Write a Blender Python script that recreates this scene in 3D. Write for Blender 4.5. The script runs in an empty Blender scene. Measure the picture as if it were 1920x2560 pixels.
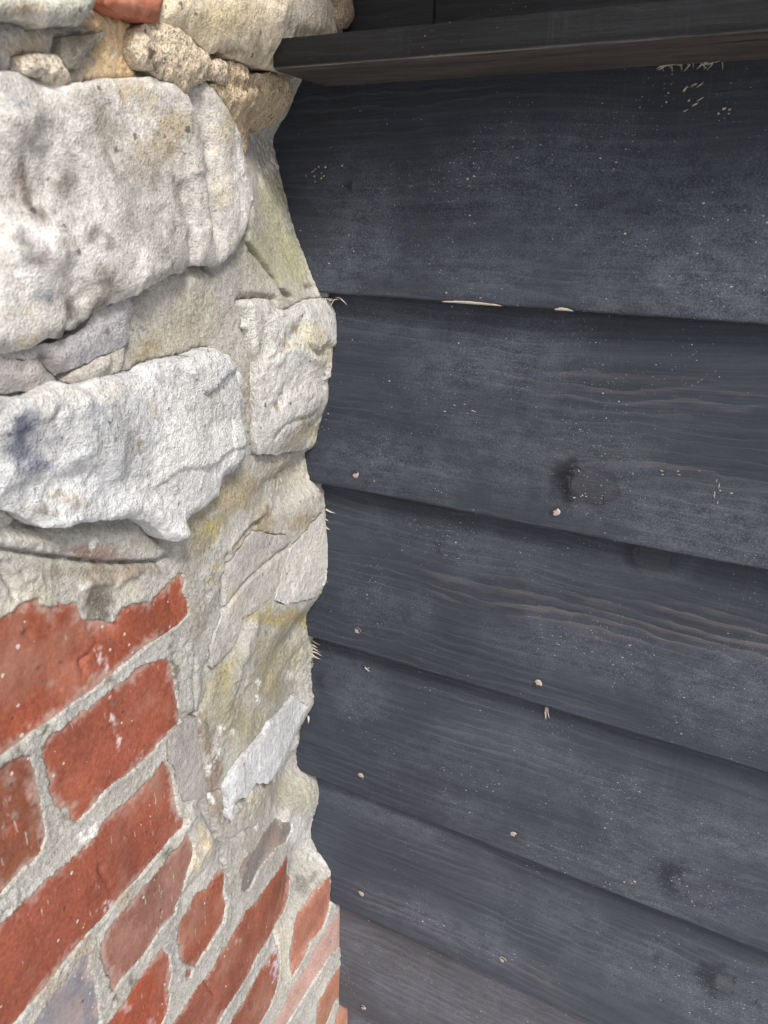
import bpy, math, random
import numpy as np
from mathutils import Matrix, Vector
from mathutils.geometry import delaunay_2d_cdt

random.seed(7)
S = bpy.context.scene
COL = S.collection

# ------------------------------------------------------------------ camera
YAW, PITCH, ROLL, FPX = -0.452469, 0.389672, 0.020216, 1801.92
SKEW = -0.0671585                # the two walls meet at about 86 degrees
IW, IH = 1920.0, 2560.0
fw = np.array([math.sin(YAW)*math.cos(PITCH), math.cos(YAW)*math.cos(PITCH), -math.sin(PITCH)])
rt = np.cross(fw, [0, 0, 1]); rt /= np.linalg.norm(rt); up = np.cross(rt, fw)
RT = math.cos(ROLL)*rt + math.sin(ROLL)*up
UP = -math.sin(ROLL)*rt + math.cos(ROLL)*up
def ray(px, py):
    return RT*(px-IW/2)/FPX - UP*(py-IH/2)/FPX + fw
_d = ray(800, 1280)
CAM = -0.6*_d/math.hypot(_d[0], _d[1]); CAM[2] = 0.0
cd = bpy.data.cameras.new('camera'); cam = bpy.data.objects.new('camera', cd); COL.objects.link(cam)
cam.matrix_world = Matrix(((RT[0], UP[0], -fw[0], CAM[0]), (RT[1], UP[1], -fw[1], CAM[1]),
                           (RT[2], UP[2], -fw[2], CAM[2]), (0, 0, 0, 1)))
cd.sensor_fit = 'VERTICAL'; cd.lens = 6.86; cd.sensor_height = 6.86*IH/FPX; cd.sensor_width = 6.86*IW/FPX
cd.clip_start = 0.02; cd.clip_end = 200
cd.dof.use_dof = True; cd.dof.focus_distance = 0.60; cd.dof.aperture_fstop = 3.6
S.camera = cam
S.cycles.max_bounces = 5; S.cycles.diffuse_bounces = 3; S.cycles.glossy_bounces = 2
S.render.resolution_x, S.render.resolution_y = 768, 1024

# ------------------------------------------------------------------ sky, sun, exposure
SUN_DIR = Vector((0.54, -0.48, 0.86)).normalized()       # towards the sun
W = bpy.data.worlds.new('World'); S.world = W; W.use_nodes = True
wn = W.node_tree; wn.nodes.clear()
sky = wn.nodes.new('ShaderNodeTexSky'); sky.sky_type = 'NISHITA'; sky.sun_disc = False
sky.sun_elevation = math.asin(SUN_DIR.z); sky.sun_rotation = math.atan2(SUN_DIR.x, SUN_DIR.y)
sky.air_density = 1.0; sky.dust_density = 3.0; sky.ozone_density = 1.0
hs = wn.nodes.new('ShaderNodeHueSaturation'); hs.inputs['Saturation'].default_value = 1.0
bg = wn.nodes.new('ShaderNodeBackground'); bg.inputs['Strength'].default_value = 0.080
wo = wn.nodes.new('ShaderNodeOutputWorld')
wn.links.new(sky.outputs[0], hs.inputs['Color']); wn.links.new(hs.outputs[0], bg.inputs[0]); wn.links.new(bg.outputs[0], wo.inputs[0])
sl = bpy.data.lights.new('sun', 'SUN'); sl.energy = 1.5; sl.angle = math.radians(13); sl.color = (1, 0.985, 0.955)
so = bpy.data.objects.new('sun', sl); COL.objects.link(so)
so.rotation_euler = (-SUN_DIR).to_track_quat('-Z', 'Y').to_euler()
S.view_settings.view_transform = 'Standard'; S.view_settings.look = 'None'
S.view_settings.gamma = 1.0; S.view_settings.exposure = 1.2; S.view_settings.use_curve_mapping = False

# ------------------------------------------------------------------ numpy noise
def _hash(ix, iy, seed):
    h = (ix.astype(np.int64)*374761393 + iy.astype(np.int64)*668265263 + seed*1442695041) & 0xFFFFFFFF
    h = ((h ^ (h >> 13))*1274126177) & 0xFFFFFFFF
    return (h ^ (h >> 16)) & 0xFFFF
def perlin(x, y, seed=0):
    x = np.asarray(x, float); y = np.asarray(y, float)
    ix = np.floor(x); iy = np.floor(y); fx = x-ix; fy = y-iy
    ix = ix.astype(np.int64); iy = iy.astype(np.int64)
    def g(dx, dy):
        a = _hash(ix+dx, iy+dy, seed)*(2*math.pi/65536)
        return np.cos(a)*(fx-dx)+np.sin(a)*(fy-dy)
    sx = fx*fx*fx*(fx*(fx*6-15)+10); sy = fy*fy*fy*(fy*(fy*6-15)+10)
    a = g(0, 0); b = g(1, 0); c = g(0, 1); d = g(1, 1)
    return 1.5*((a+(b-a)*sx)+((c+(d-c)*sx)-(a+(b-a)*sx))*sy)
def fbm(x, y, f, octv=4, seed=0, gain=0.5):
    v = 0; a = 1; t = 0
    for o in range(octv):
        v = v + a*perlin(x*f+o*17.3, y*f-o*9.1, seed+o*31); t += a; a *= gain; f *= 2.03
    return v/t
def ridged(x, y, f, octv=3, seed=0):
    v = 0; a = 1; t = 0
    for o in range(octv):
        v = v + a*(1-2*np.abs(perlin(x*f+o*7.7, y*f+o*3.3, seed+o*13))); t += a; a *= .5; f *= 2.1
    return v/t
def facets(x, y, cell, seed=0):
    x = x/cell; y = y/cell; wx = .35*perlin(x*1.3, y*1.3, seed+1); wy = .35*perlin(x*1.3+9, y*1.3, seed+2); x = x+wx; y = y+wy
    ix = np.floor(x); iy = np.floor(y); best = np.full(len(x), -9.0)
    for dx in (-1, 0, 1):
        for dy in (-1, 0, 1):
            jx = (ix+dx).astype(np.int64); jy = (iy+dy).astype(np.int64)
            h1 = _hash(jx, jy, seed)/65536; h2 = _hash(jx, jy, seed+7)/65536; h3 = _hash(jx, jy, seed+13)/65536; h4 = _hash(jx, jy, seed+19)/65536
            px = x-(ix+dx+h1); py = y-(iy+dy+h2); a = h3*2*math.pi; m = .25+.5*h4
            best = np.maximum(best, .6*h3-.3+m*(np.cos(a)*px+np.sin(a)*py)-.35*np.sqrt(px*px+py*py))
    return best
def smooth(a, b, x):
    t = np.clip((x-a)/(b-a), 0, 1); return t*t*(3-2*t)
def lin(c):
    c = np.array(c, float)/255.0
    return np.where(c <= 0.04045, c/12.92, ((c+0.055)/1.055)**2.4)

# ------------------------------------------------------------------ wall frames
DU = np.array([-math.sin(SKEW), -math.cos(SKEW), 0.0])     # along the masonry, away from the corner
NN = np.array([math.cos(SKEW), -math.sin(SKEW), 0.0])      # out of the masonry
def wpos(u, z, h):
    return np.asarray(u)[..., None]*DU + np.asarray(h)[..., None]*NN + np.asarray(z)[..., None]*np.array([0, 0, 1.0])
TS = 1659/500.0
ORI = dict(A=(0, 0), B=(400, 0), C=(0, 400), D=(400, 400), E=(0, 800), F=(400, 800), G=(0, 1200), H=(400, 1200),
           I=(0, 1650), J=(400, 1650), K=(0, 2060), L=(400, 2060))
def pts(s):
    """'A 10,20 30,40 B 5,6' : survey notes, sheet letter then points on that sheet -> survey coordinates"""
    o = None; out = []
    for t in s.split():
        if t in ORI: o = ORI[t]
        else:
            a, b = t.split(','); out.append((o[0]+float(a)/TS, o[1]+float(b)/TS))
    return out

# boards: lower edges, faces lean (feather edge)
ZB = [-0.0575, -0.2195, -0.381, -0.5545, -0.729, -0.9005, -1.07, -1.24, -1.41]
ZTOP = 0.112
LEAN = 0.0135
def board_y(i, z):
    e = (ZB[i-1] if i else ZTOP)-ZB[i]
    return LEAN*(z-ZB[i])/e
def on_board(i, px, py):
    d = ray(px, py); y = 0.0
    for _ in range(8):
        t = (y-CAM[1])/d[1]; z = t*d[2]; y = board_y(i, z)
    return CAM+t*d
ENDS = [
 'B 1150,700 1112,800 1060,930 1000,1030 940,1130 935,1180 960,1300 990,1420 1020,1560 D 1000,130 1050,350 1110,570 1150,700 1200,830 1245,950 1280,1030 1285,1130',
 'D 1400,1120 1405,1180 1420,1400 F 1420,60 1420,200 1400,370 1390,450 1400,620 1390,680 1350,780 1310,900 1280,1040 1250,1075 1195,1080 1200,1150 1225,1280 1240,1350',
 'H 1330,0 1340,50 1365,250 1370,380 1390,560 1385,720 1360,880 1340,930 1290,1000 1230,1070 1205,1140 1205,1220 1225,1285',
 'H 1262,1270 1255,1450 J 1250,0 1250,150 1262,280 1275,320 1262,380 1230,430 1195,490 1160,560 1150,700 1118,745 1125,850 1150,905',
 'J 1270,920 1285,960 1305,1040 1310,1130 1300,1210 1260,1290 1230,1400 1228,1480 1260,1550 L 1290,200 1370,310 1410,390 1415,500 1408,625',
 'L 1478,620 1490,760 1485,1000 1495,1180 1485,1350 1480,1505',
 'L 1556,1530 1555,1659 1550,1900',
]
END_XZ = []
hc_z, hc_h = [], []
for i, s in enumerate(ENDS):
    q = np.array([on_board(i, *p) for p in pts(s)])
    q = q[np.argsort(q[:, 2])]
    END_XZ.append(q[:, [0, 2]])
    hc_z += list(q[:, 2]); hc_h += list(q@NN)
o_ = np.argsort(hc_z); hc_z = np.array(hc_z)[o_]; hc_h = np.array(hc_h)[o_]
hc_z = np.concatenate([[-3, hc_z[0]-.15], hc_z, [hc_z[-1]+.03, 2]]); hc_h = np.concatenate([[0, hc_h[0]], hc_h, [0, 0]])
_zz = np.arange(-1.6, 0.7, 0.002); _hh = np.interp(_zz, hc_z, hc_h)
_k = np.exp(-0.5*(np.arange(-4, 5)/1.6)**2); _hh = np.convolve(np.pad(_hh, 4, 'edge'), _k/_k.sum(), 'valid')
def H0(u, z):
    w = np.where(u < 0.012, 1.0, np.exp(-((u-0.012)/0.075)**2))
    return np.interp(z, _zz, _hh)*w
def to_wall(px, py, e=0.0):
    d = ray(px, py); h = e
    for _ in range(12):
        t = (h-CAM@NN)/(d@NN); p = CAM+t*d
        u = p@DU; z = p[2]; h = 0.5*h+0.5*(float(H0(u, z))+e)
    return np.array([u, z])
def jac(px, py):
    a = to_wall(px, py); return a, np.linalg.inv(np.column_stack([to_wall(px+8, py)-a, to_wall(px, py+8)-a])/8)

# ------------------------------------------------------------------ strokes (ridges, grooves, cracks), bumps
STROKES = []   # (polyline uz, sigma, amp, scope)
def stroke(s, width, amp, scope, wob=0.0012):
    q = np.array([to_wall(*p) for p in pts(s)])
    out = [q[0]]
    for a, b in zip(q[:-1], q[1:]):
        n = max(1, int(np.linalg.norm(b-a)/0.004))
        for k in range(1, n+1): out.append(a+(b-a)*k/n)
    q = np.array(out); q = q+wob*np.column_stack([fbm(q[:, 0], q[:, 1], 60, 2, 5), fbm(q[:, 0], q[:, 1], 60, 2, 9)])
    STROKES.append((q, width, amp, scope))
def seg_dist(P, q, closed=False):
    A = q; B = np.roll(q, -1, 0) if closed else q[1:]
    if not closed: A = q[:-1]
    best = np.full(len(P), 1e9)
    for a, b in zip(A, B):
        ab = b-a; L = ab@ab+1e-12
        t = np.clip(((P-a)@ab)/L, 0, 1)
        d = P-(a+t[:, None]*ab); best = np.minimum(best, (d*d).sum(1))
    return np.sqrt(best)
def inside(P, q):
    x, y = P[:, 0], P[:, 1]; r = np.zeros(len(P), bool); x2, y2 = np.roll(q[:, 0], 1), np.roll(q[:, 1], 1)
    for (xa, ya, xb, yb) in zip(q[:, 0], q[:, 1], x2, y2):
        if ya == yb: continue
        c = (ya > y) != (yb > y); r ^= c & (x < (xb-xa)*(y-ya)/(yb-ya)+xa)
    return r
BUMPS = []
def bump(t, r, amp, scope):
    (px, py), = pts(t); c, J = jac(px, py); BUMPS.append((c, J, r, amp, scope))
PATCH = []
def patch(t, rx, ry, rgb, k, scope):
    for (px, py) in pts(t):
        c, J = jac(px, py); PATCH.append((c, J, rx, ry, lin(rgb), k, scope))
def relief(U, Z, scope):
    P = np.column_stack([U, Z]); h = np.zeros(len(U))
    for q, w, amp, sc in STROKES:
        if sc not in ('any', scope): continue
        m = (U > q[:, 0].min()-4*w) & (U < q[:, 0].max()+4*w) & (Z > q[:, 1].min()-4*w) & (Z < q[:, 1].max()+4*w)
        if not m.any(): continue
        idx = np.nonzero(m)[0]; d = seg_dist(P[idx], q)
        n = 0.75+0.5*fbm(U[idx], Z[idx], 70, 2, 77)
        h[idx] += amp*n*np.exp(-0.5*(d/w)**2)
    for c, J, r, amp, sc in BUMPS:
        if sc not in ('any', scope): continue
        d = ((P-c)@J.T); rr = (d*d).sum(1)/r**2
        h += amp*np.exp(-np.minimum(rr, 40))
    return h
def tint(U, Z, base, scope, var=0.10, seed=0):
    old = scope in ('S1', 'S4', 'R1', 'S0', 'S2', 'far'); var = .13 if old else var
    P = np.column_stack([U, Z])
    c = np.tile(lin(base), (len(U), 1))
    n = fbm(U, Z, 14, 5, seed+3)
    c *= (1+var*2.0*n)[:, None]
    if old:     # grey weathering in ragged blotches
        mt = smooth(-.02, .40, fbm(U+.3*Z, Z*.7, 13 if scope == 'S1' else 22, 6, seed+90, .66)); mt2 = smooth(.1, .45, fbm(U, Z, 70, 4, seed+95, .7))
        c *= (1-(.40 if scope == 'S1' else .22)*mt-.22*mt2)[:, None]
    w = fbm(U, Z, 9, 4, seed+40)
    c *= (1+np.column_stack([0.03*w, 0.0*w, -0.05*w]))
    nz = fbm(U, Z, 28, 5, seed+60)
    n2 = fbm(U, Z, 150, 3, seed+61); n3 = fbm(U, Z, 330, 2, seed+62)
    for q, J, rx, ry, rgb, k, sc in PATCH:
        if sc not in ('any', scope): continue
        ext = np.abs(np.linalg.inv(J))@np.array([rx, ry])*2.6
        ix = np.nonzero((np.abs(U-q[0]) < ext[0]) & (np.abs(Z-q[1]) < ext[1]))[0]
        if not len(ix): continue
        d = ((P[ix]-q)@J.T); rr = np.sqrt((d[:, 0]/rx)**2+(d[:, 1]/ry)**2)
        small = 1.0 if min(rx, ry) < 17 else 0.0
        wig = (1-small)*(.95*nz[ix]+.75*n2[ix])+small*(1.5*n2[ix]+1.0*n3[ix]+.15)
        m = (k*smooth(1.25, 0.35, rr+wig))[:, None]
        c[ix] = c[ix]*(1-m)+rgb*(1+var*n[ix])[:, None]*m
    return np.clip(c, 0.004, 0.95)

# ------------------------------------------------------------------ mesh helpers
def new_mesh(name, V, F4=None, F3=None, smooth_=True, poly=None):
    me = bpy.data.meshes.new(name)
    V = np.asarray(V, np.float32); me.vertices.add(len(V)); me.vertices.foreach_set('co', V.ravel())
    loops = []; starts = []; tot = []; n = 0
    for F, k in ((F4, 4), (F3, 3)):
        if F is not None and len(F):
            F = np.asarray(F, np.int32); loops.append(F.ravel()); starts.append(n+np.arange(len(F))*k); tot.append(np.full(len(F), k)); n += F.size
    for p in (poly or []):
        loops.append(np.asarray(p, np.int32)); starts.append(np.array([n])); tot.append(np.array([len(p)])); n += len(p)
    L = np.concatenate(loops); me.loops.add(len(L)); me.loops.foreach_set('vertex_index', L.astype(np.int32))
    st = np.concatenate(starts).astype(np.int32)
    me.polygons.add(len(st)); me.polygons.foreach_set('loop_start', st)
    me.polygons.foreach_set('loop_total', np.concatenate(tot).astype(np.int32))
    me.polygons.foreach_set('use_smooth', np.full(len(st), smooth_))
    me.update(calc_edges=True); me.validate()
    return me
def set_col(me, c):
    a = me.color_attributes.new('Col', 'FLOAT_COLOR', 'POINT')
    a.data.foreach_set('color', np.column_stack([c, np.ones(len(c))]).astype(np.float32).ravel())
def set_f(me, name, v):
    a = me.attributes.new(name, 'FLOAT', 'POINT'); a.data.foreach_set('value', np.asarray(v, np.float32))
def obj(name, me, mat, parent=None):
    o = bpy.data.objects.new(name, me); COL.objects.link(o); me.materials.append(mat)
    if parent: o.parent = parent
    return o
def thing(name, label, cat, loc=(0, 0, 0)):
    o = bpy.data.objects.new(name, None); COL.objects.link(o); o.empty_display_size = .05
    o['label'] = label; o['category'] = cat; o['kind'] = 'thing'; return o

# ------------------------------------------------------------------ materials
class NT:
    def __init__(s, name):
        s.m = bpy.data.materials.new(name); s.m.use_nodes = True; s.t = s.m.node_tree; s.t.nodes.clear()
        s.out = s.n('ShaderNodeOutputMaterial'); s.b = s.n('ShaderNodeBsdfPrincipled'); s.l(s.b.outputs[0], s.out.inputs[0])
    def n(s, t, **k):
        x = s.t.nodes.new(t)
        for a, v in k.items(): setattr(x, a, v)
        return x
    def l(s, a, b): s.t.links.new(a, b)
    def v(s, sock, val):
        if isinstance(val, bpy.types.NodeSocket): s.l(val, sock)
        else: sock.default_value = val
    def math(s, op, a, b=0.0, c=0.0, clamp=False):
        x = s.n('ShaderNodeMath', operation=op, use_clamp=clamp)
        s.v(x.inputs[0], a); s.v(x.inputs[1], b); s.v(x.inputs[2], c); return x.outputs[0]
    def mix(s, f, a, b, mode='MIX'):
        x = s.n('ShaderNodeMix', data_type='RGBA', blend_type=mode); x.clamp_factor = True
        s.v(x.inputs['Factor'], f); s.v(x.inputs[6], a); s.v(x.inputs[7], b); return x.outputs[2]
    def noise(s, vec, scale, detail=4, rough=.55, dist=0.0):
        x = s.n('ShaderNodeTexNoise'); s.v(x.inputs['Scale'], scale); x.inputs['Detail'].default_value = detail
        x.inputs['Roughness'].default_value = rough; x.inputs['Distortion'].default_value = dist
        s.l(vec, x.inputs['Vector']); return x.outputs[0]
    def vor(s, vec, scale, feat='F1', rnd=1.0):
        x = s.n('ShaderNodeTexVoronoi', feature=feat); x.inputs['Scale'].default_value = scale; x.inputs['Randomness'].default_value = rnd
        s.l(vec, x.inputs['Vector']); return x
    def rng(s, val, a, b, c=0.0, d=1.0):
        x = s.n('ShaderNodeMapRange'); x.interpolation_type = 'SMOOTHSTEP'; s.v(x.inputs[0], val)
        for i, q in enumerate((a, b, c, d)): x.inputs[i+1].default_value = q
        return x.outputs[0]
    def mapv(s, vec, sc, loc=(0, 0, 0), rot=(0, 0, 0)):
        x = s.n('ShaderNodeMapping'); x.inputs['Scale'].default_value = sc; x.inputs['Location'].default_value = loc
        x.inputs['Rotation'].default_value = rot; s.l(vec, x.inputs['Vector']); return x.outputs[0]
    def attr(s, name):
        x = s.n('ShaderNodeAttribute'); x.attribute_name = name; return x
    def bump(s, h, strength, dist, prev=None):
        x = s.n('ShaderNodeBump'); x.inputs['Strength'].default_value = strength; x.inputs['Distance'].default_value = dist
        s.l(h, x.inputs['Height'])
        if prev: s.l(prev, x.inputs['Normal'])
        return x.outputs[0]

def mineral(name, f1, f2, con, b1, b2, pits=0.0, grains=0.0, rough=.92):
    s = NT(name); tc = s.n('ShaderNodeTexCoord'); ob = tc.outputs['Object']
    col = s.attr('Col').outputs['Color']
    n1 = s.noise(ob, f1, 3, .62); n2 = s.noise(ob, f2, 2, .6); n3 = s.noise(ob, 38, 4, .65)
    k = s.math('ADD', s.math('MULTIPLY', s.math('SUBTRACT', n1, .5), con), s.math('MULTIPLY', s.math('SUBTRACT', n2, .5), con*.9))
    k = s.math('ADD', k, s.math('MULTIPLY', s.math('SUBTRACT', n3, .5), con*.7))
    k = s.math('ADD', k, 1.0)
    comb = s.n('ShaderNodeCombineColor')
    for i in range(3): s.l(k, comb.inputs[i])
    c = s.mix(1.0, col, comb.outputs[0], 'MULTIPLY')
    # sand grains / pits with random size
    if grains:
        v = s.vor(ob, 520); r = s.n('ShaderNodeSeparateColor'); s.l(v.outputs['Color'], r.inputs[0])
        g = s.math('LESS_THAN', v.outputs['Distance'], s.math('MULTIPLY', s.math('POWER', r.outputs[0], 3.0), .62))
        hue = s.mix(r.outputs[1], (.62, .58, .50, 1), (.10, .085, .07, 1))
        c = s.mix(s.math('MULTIPLY', g, grains), c, hue)
    if pits:
        v2 = s.vor(ob, 150); r2 = s.n('ShaderNodeSeparateColor'); s.l(v2.outputs['Color'], r2.inputs[0])
        d2 = s.math('ADD', v2.outputs['Distance'], s.math('MULTIPLY', s.math('SUBTRACT', n2, .5), .5))
        p = s.math('LESS_THAN', d2, s.math('MULTIPLY', s.math('POWER', r2.outputs[0], 14.0), .30))
        c = s.mix(s.math('MULTIPLY', p, pits), c, (.045, .04, .037, 1))
    s.l(c, s.b.inputs['Base Color'])
    s.b.inputs['Roughness'].default_value = rough; s.b.inputs['Specular IOR Level'].default_value = .25
    nb = s.bump(n1, b1, .004)
    nb = s.bump(n2, b2, .0018, nb)
    s.l(nb, s.b.inputs['Normal'])
    return s.m

M_stone = mineral('limestone', 240, 900, .75, .65, .8, pits=.7)
M_smooth = mineral('weathered_limestone', 240, 800, 1.15, .25, .6, pits=.7)
M_mortar = mineral('lime_mortar', 320, 900, .95, .35, .6, pits=.35, grains=.42)
M_lump = mineral('sandy_mortar', 260, 800, 1.0, 1.0, 1.0, pits=.6, grains=.6)
M_slab = mineral('grey_stone', 180, 800, .8, .45, .7, pits=.5, grains=.25)

def brick_mat():
    s = NT('red_brick'); tc = s.n('ShaderNodeTexCoord'); ob = tc.outputs['Object']
    col = s.attr('Col').outputs['Color']
    n1 = s.noise(ob, 45, 6, .6); n2 = s.noise(ob, 420, 5, .6)
    k = s.math('ADD', s.math('MULTIPLY', s.math('SUBTRACT', n1, .5), .8), s.math('MULTIPLY', s.math('SUBTRACT', n2, .5), 1.15))
    k = s.math('ADD', k, 1.0)
    comb = s.n('ShaderNodeCombineColor')
    for i in range(3): s.l(k, comb.inputs[i])
    c = s.mix(1.0, col, comb.outputs[0], 'MULTIPLY')
    # dull greyish bloom
    bl = s.rng(s.noise(ob, 16, 5, .6), .50, .72); c = s.mix(s.math('MULTIPLY', bl, .5), c, (.42, .25, .185, 1))
    dk = s.rng(s.noise(s.mapv(ob, (1, 1, 1), (3, 1, 7)), 24, 6, .7), .60, .72); c = s.mix(s.math('MULTIPLY', dk, .45), c, (.12, .055, .045, 1))
    # pale scuffs: short upright streaks
    st = s.noise(s.mapv(ob, (330, 330, 75)), 1.0, 3, .6); ms = s.rng(s.noise(ob, 30, 3, .6), .44, .62)
    c = s.mix(s.math('MULTIPLY', s.math('MULTIPLY', s.rng(st, .62, .72), ms), .5), c, (.66, .58, .53, 1))
    v = s.vor(ob, 230); r = s.n('ShaderNodeSeparateColor'); s.l(v.outputs['Color'], r.inputs[0])
    dd = s.math('ADD', v.outputs['Distance'], s.math('MULTIPLY', s.math('SUBTRACT', n2, .5), .5))
    g = s.math('LESS_THAN', dd, s.math('MULTIPLY', s.math('POWER', r.outputs[0], 14.0), .30))
    c = s.mix(s.math('MULTIPLY', g, .7), c, s.mix(s.math('GREATER_THAN', r.outputs[1], .35), (.05, .03, .028, 1), (.72, .68, .62, 1)))
    s.l(c, s.b.inputs['Base Color'])
    s.b.inputs['Roughness'].default_value = .8; s.b.inputs['Specular IOR Level'].default_value = .25
    nb = s.bump(s.noise(ob, 130, 3, .6), .16, .003); nb = s.bump(n2, .4, .0010, nb); s.l(nb, s.b.inputs['Normal'])
    return s.m
M_brick = brick_mat()

def board_mat(name, front=True):
    s = NT(name); tc = s.n('ShaderNodeTexCoord'); ob = tc.outputs['Object']
    sx = s.n('ShaderNodeSeparateXYZ'); s.l(ob, sx.inputs[0])
    gv = s.attr('gv').outputs['Fac']; kr = s.attr('kr').outputs['Fac']; ka = s.attr('ka').outputs['Fac']; ks = s.attr('ks').outputs['Fac']; wear = s.attr('wear').outputs['Fac']; under = s.attr('under').outputs['Fac']; haze = s.attr('dust').outputs['Fac']
    gc = s.n('ShaderNodeCombineXYZ'); s.l(sx.outputs[0], gc.inputs[0]); s.l(sx.outputs[1], gc.inputs[1]); s.l(gv, gc.inputs[2]); G = gc.outputs[0]
    g1 = s.noise(s.mapv(G, (6, 60, 230)), 1.0, 5, .6, .5)      # broad grain
    g2 = s.noise(s.mapv(G, (22, 60, 900)), 1.0, 4, .65)        # fine fibre
    g3 = s.noise(s.mapv(G, (3.0, 10, 55)), 1.0, 4, .6, .8)
    base = s.attr('Col').outputs['Color']
    c = s.mix(s.rng(g1, .36, .66), s.mix(1.0, base, (.90, .90, .90, 1), 'MULTIPLY'), s.mix(1.0, base, (1.2, 1.2, 1.22, 1), 'MULTIPLY'))
    c = s.mix(s.math('MULTIPLY', s.rng(g2, .48, .66), .32), c, s.mix(1.0, base, (1.9, 1.9, 1.95, 1), 'MULTIPLY'))
    # growth rings: thin wavy late-wood lines
    rc = s.math('ADD', s.math('MULTIPLY', gv, 115.0), s.math('MULTIPLY', s.noise(s.mapv(ob, (9, 9, 30)), 1.0, 3, .6), 2.6))
    rc = s.math('ADD', rc, s.math('MULTIPLY', s.noise(s.mapv(ob, (60, 60, 90)), 1.0, 2, .5), .55))
    fr_ = s.math('FRACT', rc); ln = s.math('MULTIPLY', s.rng(fr_, .55, .93), s.rng(fr_, 1.0, .95))
    rm = s.rng(s.noise(s.mapv(G, (4, 8, 22), (2, 0, 5)), 1.0, 3, .6), .40, .62)
    ln = s.math('MULTIPLY', ln, rm)
    c = s.mix(s.math('MULTIPLY', ln, .36), c, s.mix(1.0, base, (2.5, 2.45, 2.4, 1), 'MULTIPLY'))
    # worn brown lines along the growth rings
    ln2 = s.math('MULTIPLY', s.rng(fr_, .35, .9), s.rng(fr_, 1.0, .96)); fib = s.rng(g2, .40, .62)
    wl = s.math('MULTIPLY', wear, s.math('MULTIPLY', ln2, s.math('ADD', .35, s.math('MULTIPLY', fib, .65))))
    c = s.mix(s.math('MULTIPLY', wl, .75), c, (.135, .118, .102, 1))
    c = s.mix(s.math('MULTIPLY', s.math('MULTIPLY', under, s.rng(g2, .40, .60)), .95), c, (.125, .108, .094, 1))
    # dust film
    dz = s.math('MULTIPLY', haze, s.math('ADD', s.rng(s.noise(ob, 900, 4, .7), .40, .68), s.math('MULTIPLY', s.rng(s.noise(s.mapv(ob, (60, 60, 110)), 1.0, 4, .65), .34, .70), .5)))
    c = s.mix(s.math('MULTIPLY', dz, .34), c, (.20, .22, .26, 1))
    # rough-sawn marks across the board
    sw = s.noise(s.mapv(ob, (520, 20, 14), rot=(0, .06, 0)), 1.0, 2, .6)
    swm = s.rng(s.noise(ob, 9, 3, .6), .48, .62)
    c = s.mix(s.math('MULTIPLY', s.math('MULTIPLY', s.rng(sw, .5, .72), swm), .06), c, (.16, .16, .17, 1))
    # knots
    kn = s.math('ADD', kr, s.math('MULTIPLY', s.math('SUBTRACT', s.noise(ob, 170, 4, .65), .5), .55))
    core = s.math('MULTIPLY', s.rng(kn, 1.05, .92), ks)
    kring = s.rng(s.math('FRACT', s.math('MULTIPLY', kn, 4.5)), .45, .9)
    c = s.mix(s.math('MULTIPLY', core, .55), c, s.mix(s.math('MULTIPLY', kring, .6), (.052, .052, .055, 1), (.020, .019, .019, 1)))
    rad = s.rng(s.noise(s.mapv(ob, (260, 260, 60), rot=(0, .5, 0)), 1.0, 2, .5), .62, .68)
    c = s.mix(s.math('MULTIPLY', s.math('MULTIPLY', core, rad), .8), c, (.006, .006, .006, 1))
    cres = s.math('MULTIPLY', s.math('MULTIPLY', s.rng(kn, .80, 1.0), s.rng(kn, 2.0, 1.1)), s.rng(s.math('ADD', ka, s.math('MULTIPLY', s.noise(s.mapv(ob, (150, 150, 330)), 1.0, 4, .7), 1.8)), .55, .05))
    c = s.mix(s.math('MULTIPLY', s.math('MULTIPLY', cres, ks), .95), c, (.005, .005, .006, 1))
    edge_ = s.math('MULTIPLY', s.math('MULTIPLY', s.rng(kn, .86, .98), s.rng(kn, 1.14, 1.02)), ks)
    c = s.mix(s.math('MULTIPLY', edge_, .35), c, (.008, .008, .009, 1))
    # pale specks of sawdust
    for sc, pw, mxs, am in ((430, 11.0, .32, .7), (1000, 6.0, .42, .5)):
        v = s.vor(s.mapv(ob, (.62, 1, 1), rot=(0, .45, 0)), sc); r = s.n('ShaderNodeSeparateColor'); s.l(v.outputs['Color'], r.inputs[0])
        dens = s.math('ADD', s.rng(s.noise(ob, 15, 4, .65), .40, .68, .10, .70), s.math('MULTIPLY', haze, .35))
        th = s.math('MULTIPLY', s.math('POWER', r.outputs[0], pw), s.math('MULTIPLY', dens, mxs))
        g = s.math('LESS_THAN', v.outputs['Distance'], th)
        c = s.mix(s.math('MULTIPLY', g, am), c, s.mix(r.outputs[2], (.62, .60, .56, 1), (.36, .37, .40, 1)))
    s.l(c, s.b.inputs['Base Color'])
    ro = s.math('ADD', .50, s.math('MULTIPLY', g1, .18)); s.l(ro, s.b.inputs['Roughness'])
    s.b.inputs['Specular IOR Level'].default_value = .24
    nb = s.bump(g1, .22, .0012); nb = s.bump(g2, .45, .0006, nb); 
    nb = s.bump(s.math('ADD', s.math('MULTIPLY', cres, s.math('MULTIPLY', ks, -1.0)), s.math('MULTIPLY', ln, .5)), .35, .0010, nb)
    s.l(nb, s.b.inputs['Normal'])
    return s.m
M_board = board_mat('black_stained_board')

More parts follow.
